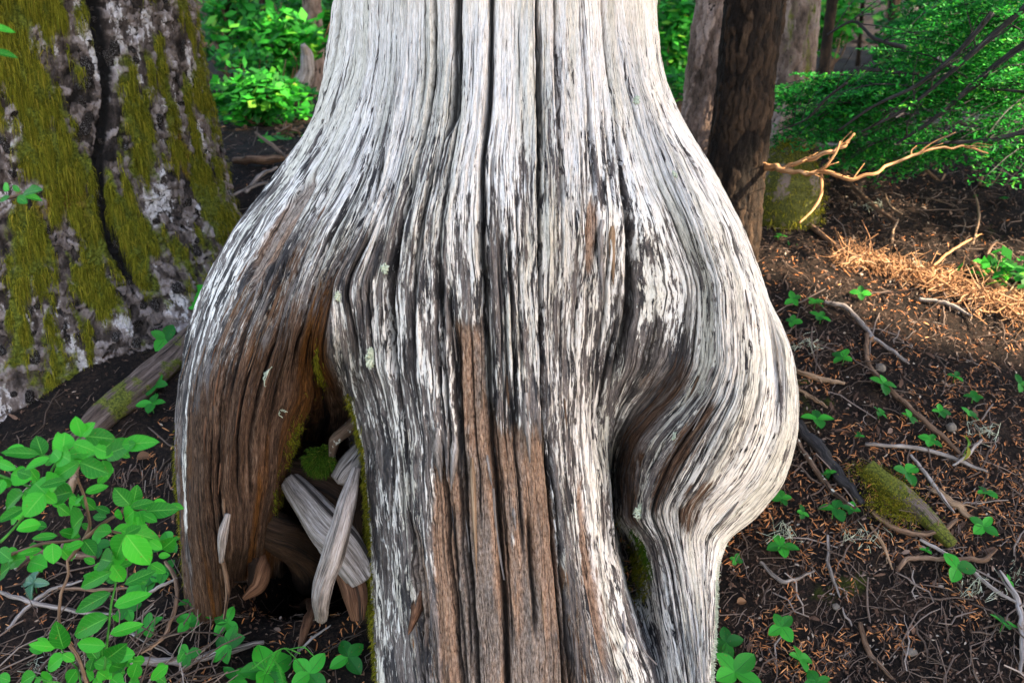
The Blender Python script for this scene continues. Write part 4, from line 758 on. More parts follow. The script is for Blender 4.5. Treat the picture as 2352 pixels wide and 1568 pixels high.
R_ = [
 (1898, 1087, 42, 'rosette on the blackened stick right of the dead tree', 4), (1793, 1144, 48, 'rosette close against the narrowing right leg of the dead tree', 4), (1840, 1177, 36, 'small rosette between the right leg and a taller leaf pair', 4),
 (1912, 1172, 62, 'upright rosette with two broad leaves under the lichen spotted stick', 3), (1950, 1168, 40, 'rosette at the lower tip of the blackened stick', 4), (1790, 1256, 62, 'rosette alone on soil right of the leg, leaves spread wide', 4),
 (1687, 1283, 30, 'tiny rosette tucked beside the right leg', 4), (2076, 1088, 62, 'rosette above the mossy stick with a drooping leaf', 3), (2261, 1133, 50, 'rosette among grey twigs near the right edge', 4),
 (2250, 1211, 58, 'flat rosette at the end of the thick pale stick', 4), (2124, 1261, 28, 'tiny rosette below the bowed brown stick', 3), (2189, 1310, 76, 'largest rosette of the right slope, in front of the bent brown stick', 3),
 (1791, 1438, 78, 'four leaved rosette in the middle of the lower right soil', 4), (2294, 1432, 66, 'rosette at the lower right edge on needle litter', 4), (1833, 1512, 62, 'rosette with rounded leaves near the bottom edge', 4),
 (1872, 1565, 62, 'rosette cut off by the bottom edge right of the round leaved one', 4), (1664, 1478, 72, 'rosette touching the right leg near the bottom, the upper of two', 4), (1682, 1548, 110, 'biggest broad leaved rosette at the bottom beside the right leg', 4),
 (2132, 1014, 44, 'rosette beside the pale stone on the right slope', 4), (1818, 690, 42, 'rosette just right of the upper back lobe of the dead tree', 4), (1869, 701, 44, 'rosette at the upper end of the grey bent stick', 4),
 (1881, 732, 44, 'rosette below the start of the grey bent stick', 4), (1818, 742, 34, 'small rosette nearest the back lobe of the dead tree', 4), (1973, 676, 40, 'rosette between the sunny patch and the grey bent stick', 4),
 (1932, 825, 50, 'rosette level with the widest part of the dead tree', 4), (2024, 884, 60, 'rosette on the long thin brown stick', 4), (2189, 866, 42, 'rosette alone in the right middle of the slope', 3),
 (2232, 913, 40, 'small rosette below the lone right middle one', 4), (2337, 884, 44, 'rosette cut by the right edge halfway down', 3), (2016, 949, 36, 'small rosette below the one on the brown stick', 4),
 (2085, 960, 40, 'rosette right of the small one, against the brown stick', 4), (1872, 967, 58, 'rosette nearest the widest bulge of the right leg', 4), (2153, 946, 46, 'rosette above the pale stone', 4), (2221, 953, 40, 'rosette right of the pale stone', 4),
 (440, 690, 78, 'rosette peeking out left of the swollen shoulder', 4), (385, 783, 72, 'rosette on the bank above the pinkish root', 4), (360, 887, 62, 'upper of two rosettes on the pinkish root', 4), (355, 932, 58, 'lower of two rosettes on the pinkish root', 4),
 (454, 1381, 78, 'four leaved rosette at the left lip of the hollow', 4), (442, 1432, 60, 'rosette with a brown spotted leaf below the lip of the hollow', 4), (530, 1482, 84, 'leafy rosette in front of the hollow', 5), (437, 1502, 76, 'three leaved rosette at the bottom left of the hollow', 3),
 (527, 1432, 60, 'shaded rosette on the floor of the hollow', 4), (618, 1548, 110, 'broad rosette at the bottom under the feathery sprig', 5), (715, 1548, 88, 'rosette at the bottom right of the feathery sprig', 4), (803, 1508, 84, 'four leaved rosette beside the mossy edge of the column', 4),
 (545, 1560, 70, 'rosette cut by the bottom edge left of the broad one', 4), (352, 1323, 64, 'rosette behind the upright green shoot', 4), (330, 1345, 56, 'dark small rosette low behind the green shoot', 4), (480, 1405, 50, 'dark rosette just inside the hollow', 4),
 (300, 1400, 60, 'rosette among twigs below the green shoot', 4), (350, 1440, 66, 'dark rosette among twigs left of the hollow', 4), (395, 1250, 60, 'rosette against the outer edge of the left leg', 4), (385, 1310, 56, 'rosette below the one against the left leg', 4), (230, 1250, 60, 'rosette in the shade beneath the shrub', 4),
 (1790, 545, 34, 'rosette at the foot of the dark trunk', 5), (1970, 1000, 26, 'tiny rosette above the blackened stick', 3), (2310, 1330, 30, 'tiny rosette near the right edge above the long grey stick', 3),
]
for (u, v, s, lab, n) in R_: rosette_plant(u, v, s, lab, n)
rosette_plant(2211, 1052, 60, 'yellowing plant with one curled green and orange leaf', 2, tilt=(.6, -.6, .3), h=.07, mats=[yel_leaf], group=None, nm='yellowing_plant')
rosette_plant(85, 1340, 80, 'glossy dark ribbed leaf cluster under the white lichened stick', 4, mats=[gls_leaf], group=None, nm='ribbed_leaf_plant')

# shrub on the left: leaves given where they hang (in a 1058 px wide enlargement of that corner)
def zc(x, y): return .4001*x, 940.8+.4001*y
def leafy(name, label, Y, leaves, stems, smat, group=None, root=None, raw=False, mesh=shrub_leaves):
    f = (lambda x, y: (x, y)) if raw else zc
    t = thing(name, label, 'shrub', tuple(root if root is not None else PY(*f(*stems[0][-1]), Y)), group)
    for S in stems:
        pts = [PY(*f(x, y), Y+.02*random.random()+.012) for x, y in S]; n = len(pts)
        mb = MB(); tube(mb, pts, np.linspace(.0026, .0042, n) if smat is BROWN else np.linspace(.0014, .0026, n), n*6, 7, .12); world_part('stem', mb.mesh('stem', smat), t)
    for (x0, y0, x1, y1, w) in leaves:
        yb = Y+random.uniform(-.03, .03); b = PY(*f(x0, y0), yb); e = PY(*f(x1, y1), yb+random.uniform(-.03, .03)); d = e-b; Ln = np.linalg.norm(d)
        px = math.hypot(x1-x0, y1-y0); wr = 1.1*w/px/.56
        put_leaf(random.choice(mesh), t, b, d, Vector((random.gauss(0, .25), -.95, .75+random.gauss(0, .2))), Ln, min(wr, 1.7))
    if not raw:
        for k in range(len(leaves)):
            (x0, y0, x1, y1, w) = random.choice(leaves); j = lambda: random.gauss(0, 55); b = PY(*f(x0+j(), y0+j()+30), Y+random.uniform(.04, .14)); a = random.gauss(math.atan2(-(y1-y0), x1-x0), .8)
            put_leaf(random.choice(mesh), t, b, (math.cos(a), random.gauss(0, .3), math.sin(a)), Vector((random.gauss(0, .4), -.8, .9)), random.uniform(.022, .042), random.uniform(.9, 1.2))
    return t
ru = gp([(150, 1480)])[0]
leafy('leafy_shrub', 'bright leafy shrub spray in front of the mossy tree foot, topmost at the left', 1.42, [
 (225,255,5,240,70),(245,262,205,150,100),(285,275,135,340,62),(360,240,372,125,88),(345,285,295,235,55),(470,155,430,40,100),(470,150,535,75,50),(485,150,665,165,88),(420,190,550,235,62),(600,260,770,190,88),(700,200,890,180,62),
 (440,275,500,300,45),(455,300,285,405,92),(460,300,620,368,100),(590,290,618,395,75),(385,400,225,440,60),(490,475,620,430,46),(415,470,270,500,92),(252,480,130,612,112),(250,475,325,535,72),(235,655,92,680,82),(65,370,172,395,82),(135,480,0,570,62),(-10,300,90,340,42),
 (640,190,560,250,70),(545,215,640,260,70),(340,250,390,290,50),(180,380,90,350,50),(200,420,250,470,60),(20,400,-40,500,90),(140,560,-20,640,60),(60,440,-30,400,70),(560,420,640,355,36),(270,430,330,390,60)],
 [[(500,120),(430,190),(345,270),(300,340),(240,470),(120,420),(-20,370)],[(770,215),(640,230),(520,270),(440,330),(330,400),(240,470)],[(240,470),(150,590),(60,700),(0,760)],[(345,285),(250,262),(190,240)]], GREENST, 'shrubs in the left foreground', ru)
leafy('leafy_shrub', 'shrub spray right of the topmost one, touching the left leg, with narrow leaves', 1.55, [
 (745,545,655,450,85),(750,562,890,518,52),(835,582,1020,568,72),(800,580,815,655,62),(770,580,695,640,62),(480,610,385,690,82),(375,540,335,608,55),(400,500,460,550,45),(385,490,435,495,30),(340,700,470,725,52),(330,722,175,735,42),(300,765,305,885,98),(480,745,548,835,78),
 (690,690,930,745,85),(640,700,520,690,50),(700,600,665,600,30),(860,750,930,800,60),(930,800,1000,745,50),(240,800,100,830,44),(150,850,0,880,50),(60,900,-20,950,60),(110,820,0,850,40),(480,760,370,800,60),(880,540,960,520,36),(820,600,900,640,50),(170,870,250,890,46),(60,860,-20,800,60)],
 [[(960,560),(835,580),(740,565),(640,620),(530,700),(480,745)],[(440,385),(490,520),(515,640),(480,745),(395,860)],[(460,745),(300,760),(150,800),(0,850)],[(620,690),(725,715),(860,745)]], BROWN, 'shrubs in the left foreground', ru)
leafy('leafy_shrub', 'tall green shoot with paired oval leaves like a ladder', 1.46, [
 (720,715,650,865,92),(725,715,862,902,108),(722,712,810,665,66),(640,930,445,1020,68),(645,890,712,990,72),(715,1000,895,920,72),(635,1050,422,1160,82),(655,1125,862,1050,72),(622,1190,400,1292,82),(632,1285,822,1225,72),(607,1352,430,1342,68),(615,1425,712,1362,52),(640,870,560,850,60),(650,860,720,830,60),(630,910,530,900,50)],
 [[(722,712),(690,830),(665,985),(640,1110),(620,1290),(600,1490)]], GREENST, 'shrubs in the left foreground', gp([(240, 1540)])[0])
leafy('leafy_shrub', 'low shoot of narrow leaves at the bottom left corner', 1.50, [
 (365,1370,318,1238,58),(320,1362,172,1345,46),(372,1410,245,1492,58),(442,1490,380,1575,52),(205,1520,90,1575,52),(360,1400,430,1440,50),(300,1530,240,1600,50),(60,1555,-20,1530,50)],
 [[(330,1330),(370,1400),(440,1480),(470,1590)],[(200,1530),(300,1560),(400,1590)]], GREENST, 'shrubs in the left foreground', gp([(190, 1560)])[0])
leafy('leafy_shrub', 'bushy low shrub tips at the bottom beside the green shoot', 1.56, [
 (965,1465,860,1552,62),(790,1450,755,1550,62),(760,1440,835,1440,50),(640,1470,720,1440,66),(600,1470,540,1450,56),(650,1500,720,1510,64),(560,1500,620,1540,60),(640,1540,700,1590,66),(590,1540,520,1590,60),(740,1560,800,1590,60),(680,1410,760,1400,46),(700,1480,640,1470,56),(620,1430,560,1480,50),(540,1540,480,1500,50),(1058,1390,1020,1450,50)],
 [[(760,1380),(770,1440),(760,1500),(745,1590)],[(660,1420),(650,1500),(640,1590)]], GREENST, 'shrubs in the left foreground', gp([(270, 1565)])[0])
mb = MB(); tube(mb, [PY(*zc(x, y), 1.52) for x, y in [(385,860),(392,930),(350,1060),(343,1230),(400,1345),(450,1420),(505,1590)]], [.002,.0026,.003,.0034,.004,.0042,.005], 50, 8, .2)
tag(ob('bare_shoot', mb.mesh('bare_shoot', BROWN)), 'knobbly brown bare stem winding down beside the tall green shoot', 'shoot')
leafy('hanging_twig', 'small leafy twig entering from the left edge in front of the mossy trunk', 1.5, [(52,447,92,432,15),(52,450,100,458,17),(40,452,62,466,14),(20,438,8,420,12),(45,440,28,425,9),(22,452,-4,462,12)], [[(55,447),(30,452),(-15,462)]], BROWN, raw=True, root=PY(-10, 462, 1.5))
leafy('hanging_twig', 'pair of leaf tips at the upper left edge', 1.45, [(-25,58,36,74,20),(-20,118,42,130,18)], [[(-15,60),(-22,90),(-25,118)]], BROWN, raw=True, root=PY(-22, 118, 1.45))
# feathery hemlock sprig
t = thing('hemlock_sprig', 'feathery bright green sprig with short needles at the bottom centre left', 'plant', tuple(gp([(640, 1568)])[0]))
mb = MB(); sb = MB()
for S in [[(690, 1500), (655, 1488), (615, 1508), (580, 1535)], [(655, 1488), (680, 1512), (700, 1540)], [(640, 1492), (630, 1510), (612, 1545)], [(665, 1490), (695, 1485), (720, 1505)], [(620, 1505), (640, 1530), (650, 1565)]]:
    C = tube(sb, [PY(u, v, 1.62) for u, v in S], .0013, 26, 5, .1)
    for k in range(26):
        for s in (-1, 1):
            d = C[min(k+1, 25)]-C[max(k-1, 0)]; d /= np.linalg.norm(d); p = np.cross(d, [0, .5, 1])*s; p /= np.linalg.norm(p); e = (p+d*.35)*.011*random.uniform(.7, 1.1); w = d*.0011
            mb.add([C[k]-w, C[k]+w, C[k]+e+w*.5, C[k]+e-w*.5], [[0, 1, 2, 3]])
world_part('stem', sb.mesh('stem', GREENST), t)
o = world_part('needles', mb.mesh('needles', mat_island('fresh_needles', [(0, (.02, .25, .02)), (1, (.06, .42, .04))], .5, .3, .35), False), t)
for (u, v, s, lab, me) in [(2010, 792, 26, 'curled orange dead leaf on the fork of the brown stick', dry_leaf), (330, 1060, 34, 'round brown dead leaf below the bank', dry_leaf), (1703, 1392, 26, 'lobed rusty dead leaf right of the leg', dry_leaf), (762, 1260, 30, 'crumpled orange leaf caught behind the slim grey root', dry_leaf), (310, 1140, 22, 'tan dead leaf hanging in the root hairs', dry_leaf)]:
    p = gp([(u, v)], .012)[0] if u != 762 else PY(u, v, 1.93); t = thing('dead_leaf', lab, 'leaf', tuple(p)); dep = p[1]
    put_leaf(me, t, p-np.array([s/F0*dep*.5, 0, 0]), (1, .2, .2), (random.gauss(0, .3), -.5, 1), s/F0*dep*1.1, 1.2)
# pale stones
def stone(u, v, w, h, label):
    p = gp([(u, v)])[0]; s = w/F0*p[1]; X = sph-PY(1800, 462, 3.92); X = X/np.array([.16, .14, .24])
    me = mesh_np('stone', X*np.array([s, s*.8, s*h]), grid_faces(16, 28, True), PEB); o = ob('stone', me, None, tuple(p+np.array([0, 0, s*.25])), (0, 0, random.random()*6)); tag(o, label, 'stone')
stone(2185, 985, 15, .8, 'large pale stone on the right slope'); stone(2022, 848, 13, .9, 'small round pale stone below the brown stick'); stone(1920, 1395, 13, .5, 'flat pale chip of stone on bare soil'); stone(2090, 1500, 20, .4, 'flat grey slab near the bottom right'); stone(195, 1155, 8, 1, 'small white pebble behind the shrub stem')

# ================================================================== BOUGHS AND BACKGROUND FOLIAGE
def needle_spray(P0, P1, width, n_side, mb, sb, droop=.12, nl=.012, dens=1.0):
    """flat conifer spray from P0 to P1 with side twigs and short needles"""
    P0 = np.array(P0); P1 = np.array(P1); ax = P1-P0; Ln = np.linalg.norm(ax); ax = ax/Ln; side = np.cross(ax, [0, 0, 1.]); side /= np.linalg.norm(side)+1e-9
    up = np.cross(side, ax); tube(sb, [P0, (P0+P1)/2+np.array([0, 0, .03*Ln]), P1-np.array([0, 0, droop*Ln])], [.004, .003, .001], 8, 4, .1)
    out = []
    for i in range(n_side):
        t = (i+.5)/n_side; c = P0+ax*Ln*t+np.array([0, 0, .03*Ln*math.sin(math.pi*t)-droop*Ln*t*t])
        for s in (-1, 1):
            l = width*(1-.75*t)*random.uniform(.6, 1.15); d = side*s*.85+ax*.6+up*random.uniform(-.1, .1); d /= np.linalg.norm(d)
            e = c+d*l+np.array([0, 0, -.25*l]); k = max(3, int(l/.006*dens)); tt = rng.random(k)[:, None]
            b = c+(e-c)*tt; out.append((b, np.tile(d, (k, 1))))
    b = np.concatenate([q[0] for q in out]); d = np.concatenate([q[1] for q in out]); n = len(b)
    e = d*.4+rng.normal(size=(n, 3))*np.array([.55, .55, .25]); e /= np.linalg.norm(e, axis=1)[:, None]; e *= nl*(.6+.8*rng.random(n))[:, None]
    w = np.cross(e, rng.normal(size=(n, 3))*.4+np.array([0, 0, 1])); w /= np.linalg.norm(w, axis=1)[:, None]+1e-9; w *= nl*.20
    V = np.stack([b-w, b+w, b+e+w, b+e-w], 1).reshape(-1, 3); mb.add(V, np.arange(4*n).reshape(-1, 4))
boughs = [
 ('green conifer bough reaching from the mossy trunk towards the middle right', [((2090,250),(1830,215)),((2010,230),(1810,270)),((2060,200),(1860,150)),((1980,255),(1850,300)),((2100,215),(1930,130)),((2000,180),(1790,200))], 4.0, .30),
 ('dense green conifer bough in the centre of the right background', [((2220,190),(1990,110)),((2200,210),(2000,200)),((2180,230),(1960,250)),((2240,150),(2060,60)),((2150,240),(1900,180)),((2260,200),(2080,150))], 3.9, .30),
 ('green bough filling the top right corner', [((2352,40),(2180,30)),((2390,90),(2210,90)),((2352,0),(2150,-10)),((2420,130),(2260,150)),((2380,10),(2280,60))], 3.7, .28),
 ('green bough drooping at the right edge', [((2400,180),(2230,230)),((2420,220),(2270,270)),((2400,260),(2240,320)),((2420,330),(2290,370)),((2360,150),(2200,180))], 3.8, .26),
 ('high green bough above the others near the top of the frame', [((2300,-40),(2040,20)),((2300,-60),(2080,-30)),((2200,20),(2060,60)),((2400,60),(2150,70))], 4.4, .30),
 ('lower green bough above the pale dead branch', [((2140,290),(1960,330)),((2200,300),(2060,350)),((2060,320),(1930,380)),((2250,310),(2140,350)),((2120,340),(2010,390))], 4.1, .20),
 ('small green bough beside the dark trunk', [((1900,230),(1775,170)),((1920,260),(1780,240)),((1960,300),(1800,310)),((1990,360),(1880,350))], 4.3, .20),
]
for lab, S, Y, w in boughs:
    a = PY(*S[0][0], Y); t = thing('conifer_bough', lab, 'bough', tuple(a), 'conifer boughs at the right'); mb = MB(); sb = MB()
    for (p, q) in S:
        for r in range(3):
            j = lambda s: random.uniform(-s, s)
            needle_spray(PY(p[0]+j(30), p[1]+j(30), Y+j(.25)), PY(q[0]+j(40), q[1]+j(40), Y+j(.35)), w, 15, mb, sb, nl=.018, dens=.72)
    o = world_part('needles', mb.mesh('needles', FOLN, False), t); o['kind'] = 'stuff'; world_part('twigs', sb.mesh('twigs', BLACK), t)
def leaf_cloud(mb, cen, rad, n, size, flat=.5, layers=0):
    p = rng.normal(size=(n, 3)); p /= np.linalg.norm(p, axis=1)[:, None]; p *= (rng.random((n, 1))**.45); 
    if layers: p[:, 2] = (np.round(p[:, 2]*layers)+rng.normal(size=n)*.16)/layers
    dens = fbm(p[:, 0]*2.5+cen[0], p[:, 1]*2.5, p[:, 2]*2.5+cen[2]*3, 3); p = p[dens > -.12]; n = len(p)
    b = np.asarray(cen)+p*np.asarray(rad); nr = rng.normal(size=(n, 3))*flat+np.array([0, -.25, 1]); nr /= np.linalg.norm(nr, axis=1)[:, None]
    d = np.cross(nr, rng.normal(size=(n, 3))); d /= np.linalg.norm(d, axis=1)[:, None]; s = np.cross(nr, d); sz = size*(.5+rng.random((n, 1)))
    V = np.stack([b, b+d*sz*.5+s*sz*.28, b+d*sz, b+d*sz*.5-s*sz*.28], 1).reshape(-1, 3); mb.add(V, np.arange(4*n).reshape(-1, 4))
def shrub(label, u, v, Y, ru_, rv, n, mat=None, size=.04, layers=3, group='leafy shrubs in the background'):
    c = PY(u, v, Y); k = Y/F0; t = thing('background_shrub', label, 'shrub', (float(c[0]), float(c[1]), float(gh(c[0], c[1]))), group)
    mb = MB(); leaf_cloud(mb, c, (ru_*k, max(.25, ru_*k*.7), rv*k), n, size, .45, layers); o = world_part('foliage', mb.mesh('foliage', mat or FOLB, False), t); o['kind'] = 'stuff'
    sb = MB(); g = np.array([c[0], c[1], float(gh(c[0], c[1]))])
    for i in range(6):
        e = c+rng.normal(size=3)*np.array([ru_*k, ru_*k*.6, rv*k])*.6; tube(sb, [g+rng.normal(size=3)*.03, (g+e)/2+rng.normal(size=3)*.05, e], [.009, .006, .003], 8, 5, .1, wob=.01)
    world_part('stem', sb.mesh('stem', BROWN), t)
shrub('bright leafy shrub spread in level tiers left of the dead tree', 590, 225, 5.4, 110, 55, 1500, size=.075, layers=2)
shrub('bright shrub above the tiered one, near the top left', 640, 95, 7.0, 110, 60, 1300, size=.09)
shrub('bright shrub behind the edge of the mossy tree', 540, 40, 7.5, 70, 70, 900, size=.09)
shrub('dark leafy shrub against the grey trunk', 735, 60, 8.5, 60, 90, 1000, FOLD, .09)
shrub('small shrub low in the gap behind the mossy tree', 560, 340, 5.2, 45, 22, 220, size=.06, layers=2)
shrub('small bright shrub touching the shoulder of the dead tree', 650, 330, 5.0, 50, 25, 240, size=.06, layers=2)
shrub('sprig of leaves right beside the neck of the dead tree', 700, 290, 5.6, 40, 40, 200, size=.06)
shrub('leafy shrub in the gap between the dead tree and the pinkish trunk', 1550, 90, 7.5, 50, 100, 1600, size=.09)
shrub('low bright shrub at the foot of the pinkish trunk', 1560, 195, 5.5, 40, 30, 260, size=.06)
shrub('yellow green leaves catching light beside the mossy trunk', 1895, 60, 8.0, 60, 60, 900, size=.09)
shrub('bright shrub beyond the boughs at the far right', 2240, 250, 7.0, 120, 90, 1800, size=.08)
shrub('leafy low shrub above the sunny patch', 2230, 490, 4.3, 105, 70, 420, size=.055, layers=3)
shrub('low green shrub right of the sunny patch', 2290, 615, 3.6, 90, 32, 260, size=.055, layers=2)
shrub('shrub lit yellow green on the slope left of the leafy low one', 2125, 515, 4.4, 55, 20, 130, size=.05, layers=2)
shrub('small patch of leaves by the foot of the dark trunk', 1795, 548, 3.9, 30, 16, 70, size=.04, layers=2)
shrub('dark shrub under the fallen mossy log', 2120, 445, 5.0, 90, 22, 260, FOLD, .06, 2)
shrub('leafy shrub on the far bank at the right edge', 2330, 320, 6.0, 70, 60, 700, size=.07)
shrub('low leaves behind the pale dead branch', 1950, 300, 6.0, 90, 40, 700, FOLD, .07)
for k, (u, v, Y, ru_, rv, n, mt, lab) in enumerate([
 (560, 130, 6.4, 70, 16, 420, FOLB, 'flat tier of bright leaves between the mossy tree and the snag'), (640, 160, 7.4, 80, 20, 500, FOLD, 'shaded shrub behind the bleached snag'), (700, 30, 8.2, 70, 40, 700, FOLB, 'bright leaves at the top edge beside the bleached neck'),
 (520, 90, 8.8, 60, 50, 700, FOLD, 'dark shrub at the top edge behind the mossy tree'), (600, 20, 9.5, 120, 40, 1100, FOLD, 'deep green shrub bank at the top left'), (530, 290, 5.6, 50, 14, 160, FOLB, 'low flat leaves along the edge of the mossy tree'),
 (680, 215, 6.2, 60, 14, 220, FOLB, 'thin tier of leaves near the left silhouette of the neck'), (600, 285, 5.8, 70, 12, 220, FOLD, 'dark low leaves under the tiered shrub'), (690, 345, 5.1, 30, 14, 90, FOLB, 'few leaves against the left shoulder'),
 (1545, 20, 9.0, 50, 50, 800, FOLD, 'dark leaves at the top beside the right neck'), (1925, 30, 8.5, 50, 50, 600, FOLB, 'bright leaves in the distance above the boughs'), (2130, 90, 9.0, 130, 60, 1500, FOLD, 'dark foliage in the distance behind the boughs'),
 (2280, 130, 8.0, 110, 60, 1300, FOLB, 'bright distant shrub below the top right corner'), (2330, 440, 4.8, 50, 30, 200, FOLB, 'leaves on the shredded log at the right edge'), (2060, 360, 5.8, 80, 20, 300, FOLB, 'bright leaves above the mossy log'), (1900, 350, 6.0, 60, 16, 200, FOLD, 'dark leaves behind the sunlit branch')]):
    shrub(lab, u, v, Y, ru_, rv, n, mt, .055 if Y < 7 else .085, 2)
for k, (u0, u1, v, Y, lab) in enumerate([(600, 612, 60, 8.6, 'thin dark trunk in the middle of the left gap'), (655, 664, 60, 9.4, 'slimmest dark trunk left of the grey one'), (2040, 2052, 40, 10, 'thin dark trunk left of the slender pale one'), (2245, 2262, 40, 10.5, 'thin dark trunk right of the slender pale one'), (1975, 1983, 40, 11, 'faint thin trunk above the boughs')]):
    tree_at('thin_conifer', lab, u0, u1, v, Y, BARKD, (random.gauss(0, .03), 0), nz=60, nt=30, cell=(8, 6), disp=.006, H=7)
# trees farther off: trunk and crown each
trunk_me = {}
def far_tree(label, x, y, h, r, crown, mat, seed):
    g = float(gh(x, y, False)); t = thing('forest_tree', label, 'tree', (x, y, g), 'trees in the far background'); mb = MB()
    tube(mb, [(x, y, g-.3), (x+random.gauss(0, .1), y, g+h*.4), (x+random.gauss(0, .2), y, g+h)], [r*1.25, r, r*.4], 40, 14, .12); world_part('trunk', mb.mesh('trunk', mat, True), t)
    cb_ = MB(); sb = MB()
    for k in range(crown):
        zz_ = g+random.uniform(.6, min(h, 6.5)); a = random.random()*6.28; l = random.uniform(.7, 1.7); e = np.array([x+math.cos(a)*l, y+math.sin(a)*l, zz_-.25*l]); s0 = np.array([x, y, zz_])
        tube(sb, [s0, (s0+e)/2+np.array([0, 0, .1]), e], [.02, .012, .004], 6, 4, .1); leaf_cloud(cb_, (s0*.35+e*.65), (l*.6, l*.6, .14), 150, .10, .4)
    o = world_part('crown', cb_.mesh('crown', FOLD if seed % 3 == 0 else FOLN if seed % 3 == 1 else FOLB, False), t); o['kind'] = 'stuff'; world_part('branches', sb.mesh('branches', BLACK), t)['kind'] = 'stuff'
spots = [(-3.9, 9.5, 'leftmost far tree, seen in the gap beside the mossy tree'), (-2.9, 12, 'far tree at the centre of the left gap'), (-2.3, 10.5, 'far tree just left of the bleached neck'), (2.2, 9.5, 'far tree in the narrow gap right of the bleached neck'),
 (3.3, 13, 'far tree behind the pinkish trunk'), (4.2, 10.5, 'far tree just right of the mossy trunk'), (5.2, 12.5, 'far tree behind the boughs, left of the bright sky gap'), (6.3, 11, 'far tree behind the slender pale trunk'), (7.0, 13.5, 'far tree right of the slender pale trunk'), (5.6, 9.5, 'far tree behind the top right boughs'), (8.2, 12.5, 'far tree nearest the right edge'),
 (-5.2, 13, 'far tree glimpsed above the tiered shrub'), (-3.3, 15, 'farthest tree of the left gap')]
for i, (x, y, lab) in enumerate(spots): far_tree(lab, x, y, random.uniform(7, 9), random.uniform(.05, .11), 18, BROWN if i % 2 else GREY, i)
mb = MB()
for k in range(170):
    x = random.uniform(-16, 22); y = random.uniform(15, 26)
    if abs(x/y-.405) < .055: continue
    z = float(gh(x, y, False))+random.uniform(.2, 6.5)
    leaf_cloud(mb, (x, y, z), (1.6, 1.2, .9), 190, .2, .8)
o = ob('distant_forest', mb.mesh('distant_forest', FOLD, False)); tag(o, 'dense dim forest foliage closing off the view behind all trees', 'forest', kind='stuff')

# ================================================================== FOREST LITTER
def scatter(n, y0=1.35, y1=5.2, lo=None):
    y = y0+(y1-y0)*rng.random(n)**1.5; x = (rng.random(n)*2-1)*(y*.66+.25); x = np.where(rng.random(n) < .58, np.abs(x), x)
    return x, y
def gnorm(x, y):
    e = .03; zx = (gh(x+e, y)-gh(x-e, y))/(2*e); zy = (gh(x, y+e)-gh(x, y-e))/(2*e); n = np.stack([-zx, -zy, np.ones_like(zx)], -1); return n/np.linalg.norm(n, axis=1)[:, None]
def blades(x, y, L0, W, arch, tilt=.3, lft=.005):
    n = len(x); N_ = gnorm(x, y)+rng.normal(size=(n, 3))*tilt; N_ /= np.linalg.norm(N_, axis=1)[:, None]; d = np.cross(N_, rng.normal(size=(n, 3))); d /= np.linalg.norm(d, axis=1)[:, None]
    s = np.cross(N_, d); Ln = L0*(.5+rng.random((n, 1))); Wd = W*(.6+.8*rng.random((n, 1))); c = np.stack([x, y, gh(x, y)+lft*(.4+rng.random(n))], -1)
    rows = [np.stack([c+d*Ln*t-s*Wd*w+N_*arch*Ln*(1-4*t*t), c+d*Ln*t+s*Wd*w+N_*arch*Ln*(1-4*t*t)], 1) for t, w in ((-.5, .5), (0, 1), (.5, .45))]
    V = np.stack(rows, 1).reshape(-1, 3); b = np.arange(n)[:, None]*6; return V, np.concatenate([b+[[0, 1, 3, 2]], b+[[2, 3, 5, 4]]])
x, y = scatter(36000, 1.4, 5); keep = (rng.random(36000) < sstep(4.2, 2.2, y)*.9+.12) & (fbm(x*2.2, y*2.2, 4., 3)+.5*fbm(x*9, y*9, 1., 2) > -.05); x, y = x[keep], y[keep]
V, Fq = blades(x, y, .018, .0015, .08, .35, .010); tag(ob('needle_litter', mesh_np('needle_litter', V, Fq, NEEDLE, False)), 'scattered rusty orange conifer needles on dark soil', 'needles', kind='stuff')
x, y = scatter(56000, 1.4, 10); V, Fq = blades(x, y, .011, .0028, .15, .6); tag(ob('bark_litter', mesh_np('bark_litter', V, Fq, CHIPS, False)), 'brown chips of bark and crumbled leaves covering the soil', 'litter', kind='stuff')
x, y = scatter(1500, 1.4, 7); V, Fq = blades(x, y, .028, .006, .12, .4); tag(ob('wood_chips', mesh_np('wood_chips', V, Fq, CHIPS, False)), 'larger flat wood and bark chips lying on the soil', 'litter', kind='stuff')
def twig_mesh(x, y, L0, r0):
    n = len(x); N_ = gnorm(x, y); d = np.cross(N_+rng.normal(size=(n, 3))*.25, rng.normal(size=(n, 3))+np.array([1.2, -.9, 0])); d /= np.linalg.norm(d, axis=1)[:, None]; s = np.cross(N_, d); u = np.cross(d, s)
    Ln = L0*(.35+1.3*rng.random((n, 1))**1.5); r = r0*(.5+rng.random((n, 1))); c = np.stack([x, y, gh(x, y)+.004+.012*rng.random(n)], -1); ring = []
    off = [rng.normal(size=(n, 1))*.10*Ln for _ in range(5)]; off2 = [rng.normal(size=(n, 1))*.03*Ln for _ in range(5)]
    for i, t in enumerate((-.5, -.25, 0, .25, .5)):
        cc = c+d*Ln*t+s*off[i]*.5+u*np.abs(off2[i])
        for a in (0, 2.09, 4.19): ring.append(cc+(s*math.cos(a)+u*math.sin(a))*r*(1-.5*abs(t)))
    V = np.stack(ring, 1).reshape(-1, 3); b = np.arange(n)[:, None]*15; Fq = []
    for i in range(4):
        for k in range(3): Fq.append(b+[[i*3+k, i*3+(k+1) % 3, i*3+3+(k+1) % 3, i*3+3+k]])
    return V, np.concatenate(Fq)
x, y = scatter(13000, 1.4, 8); V, Fq = twig_mesh(x, y, .055, .0011); tag(ob('twig_litter', mesh_np('twig_litter', V, Fq, TWIG, False)), 'fine grey and brown twigs strewn over the slope', 'twigs', kind='stuff')
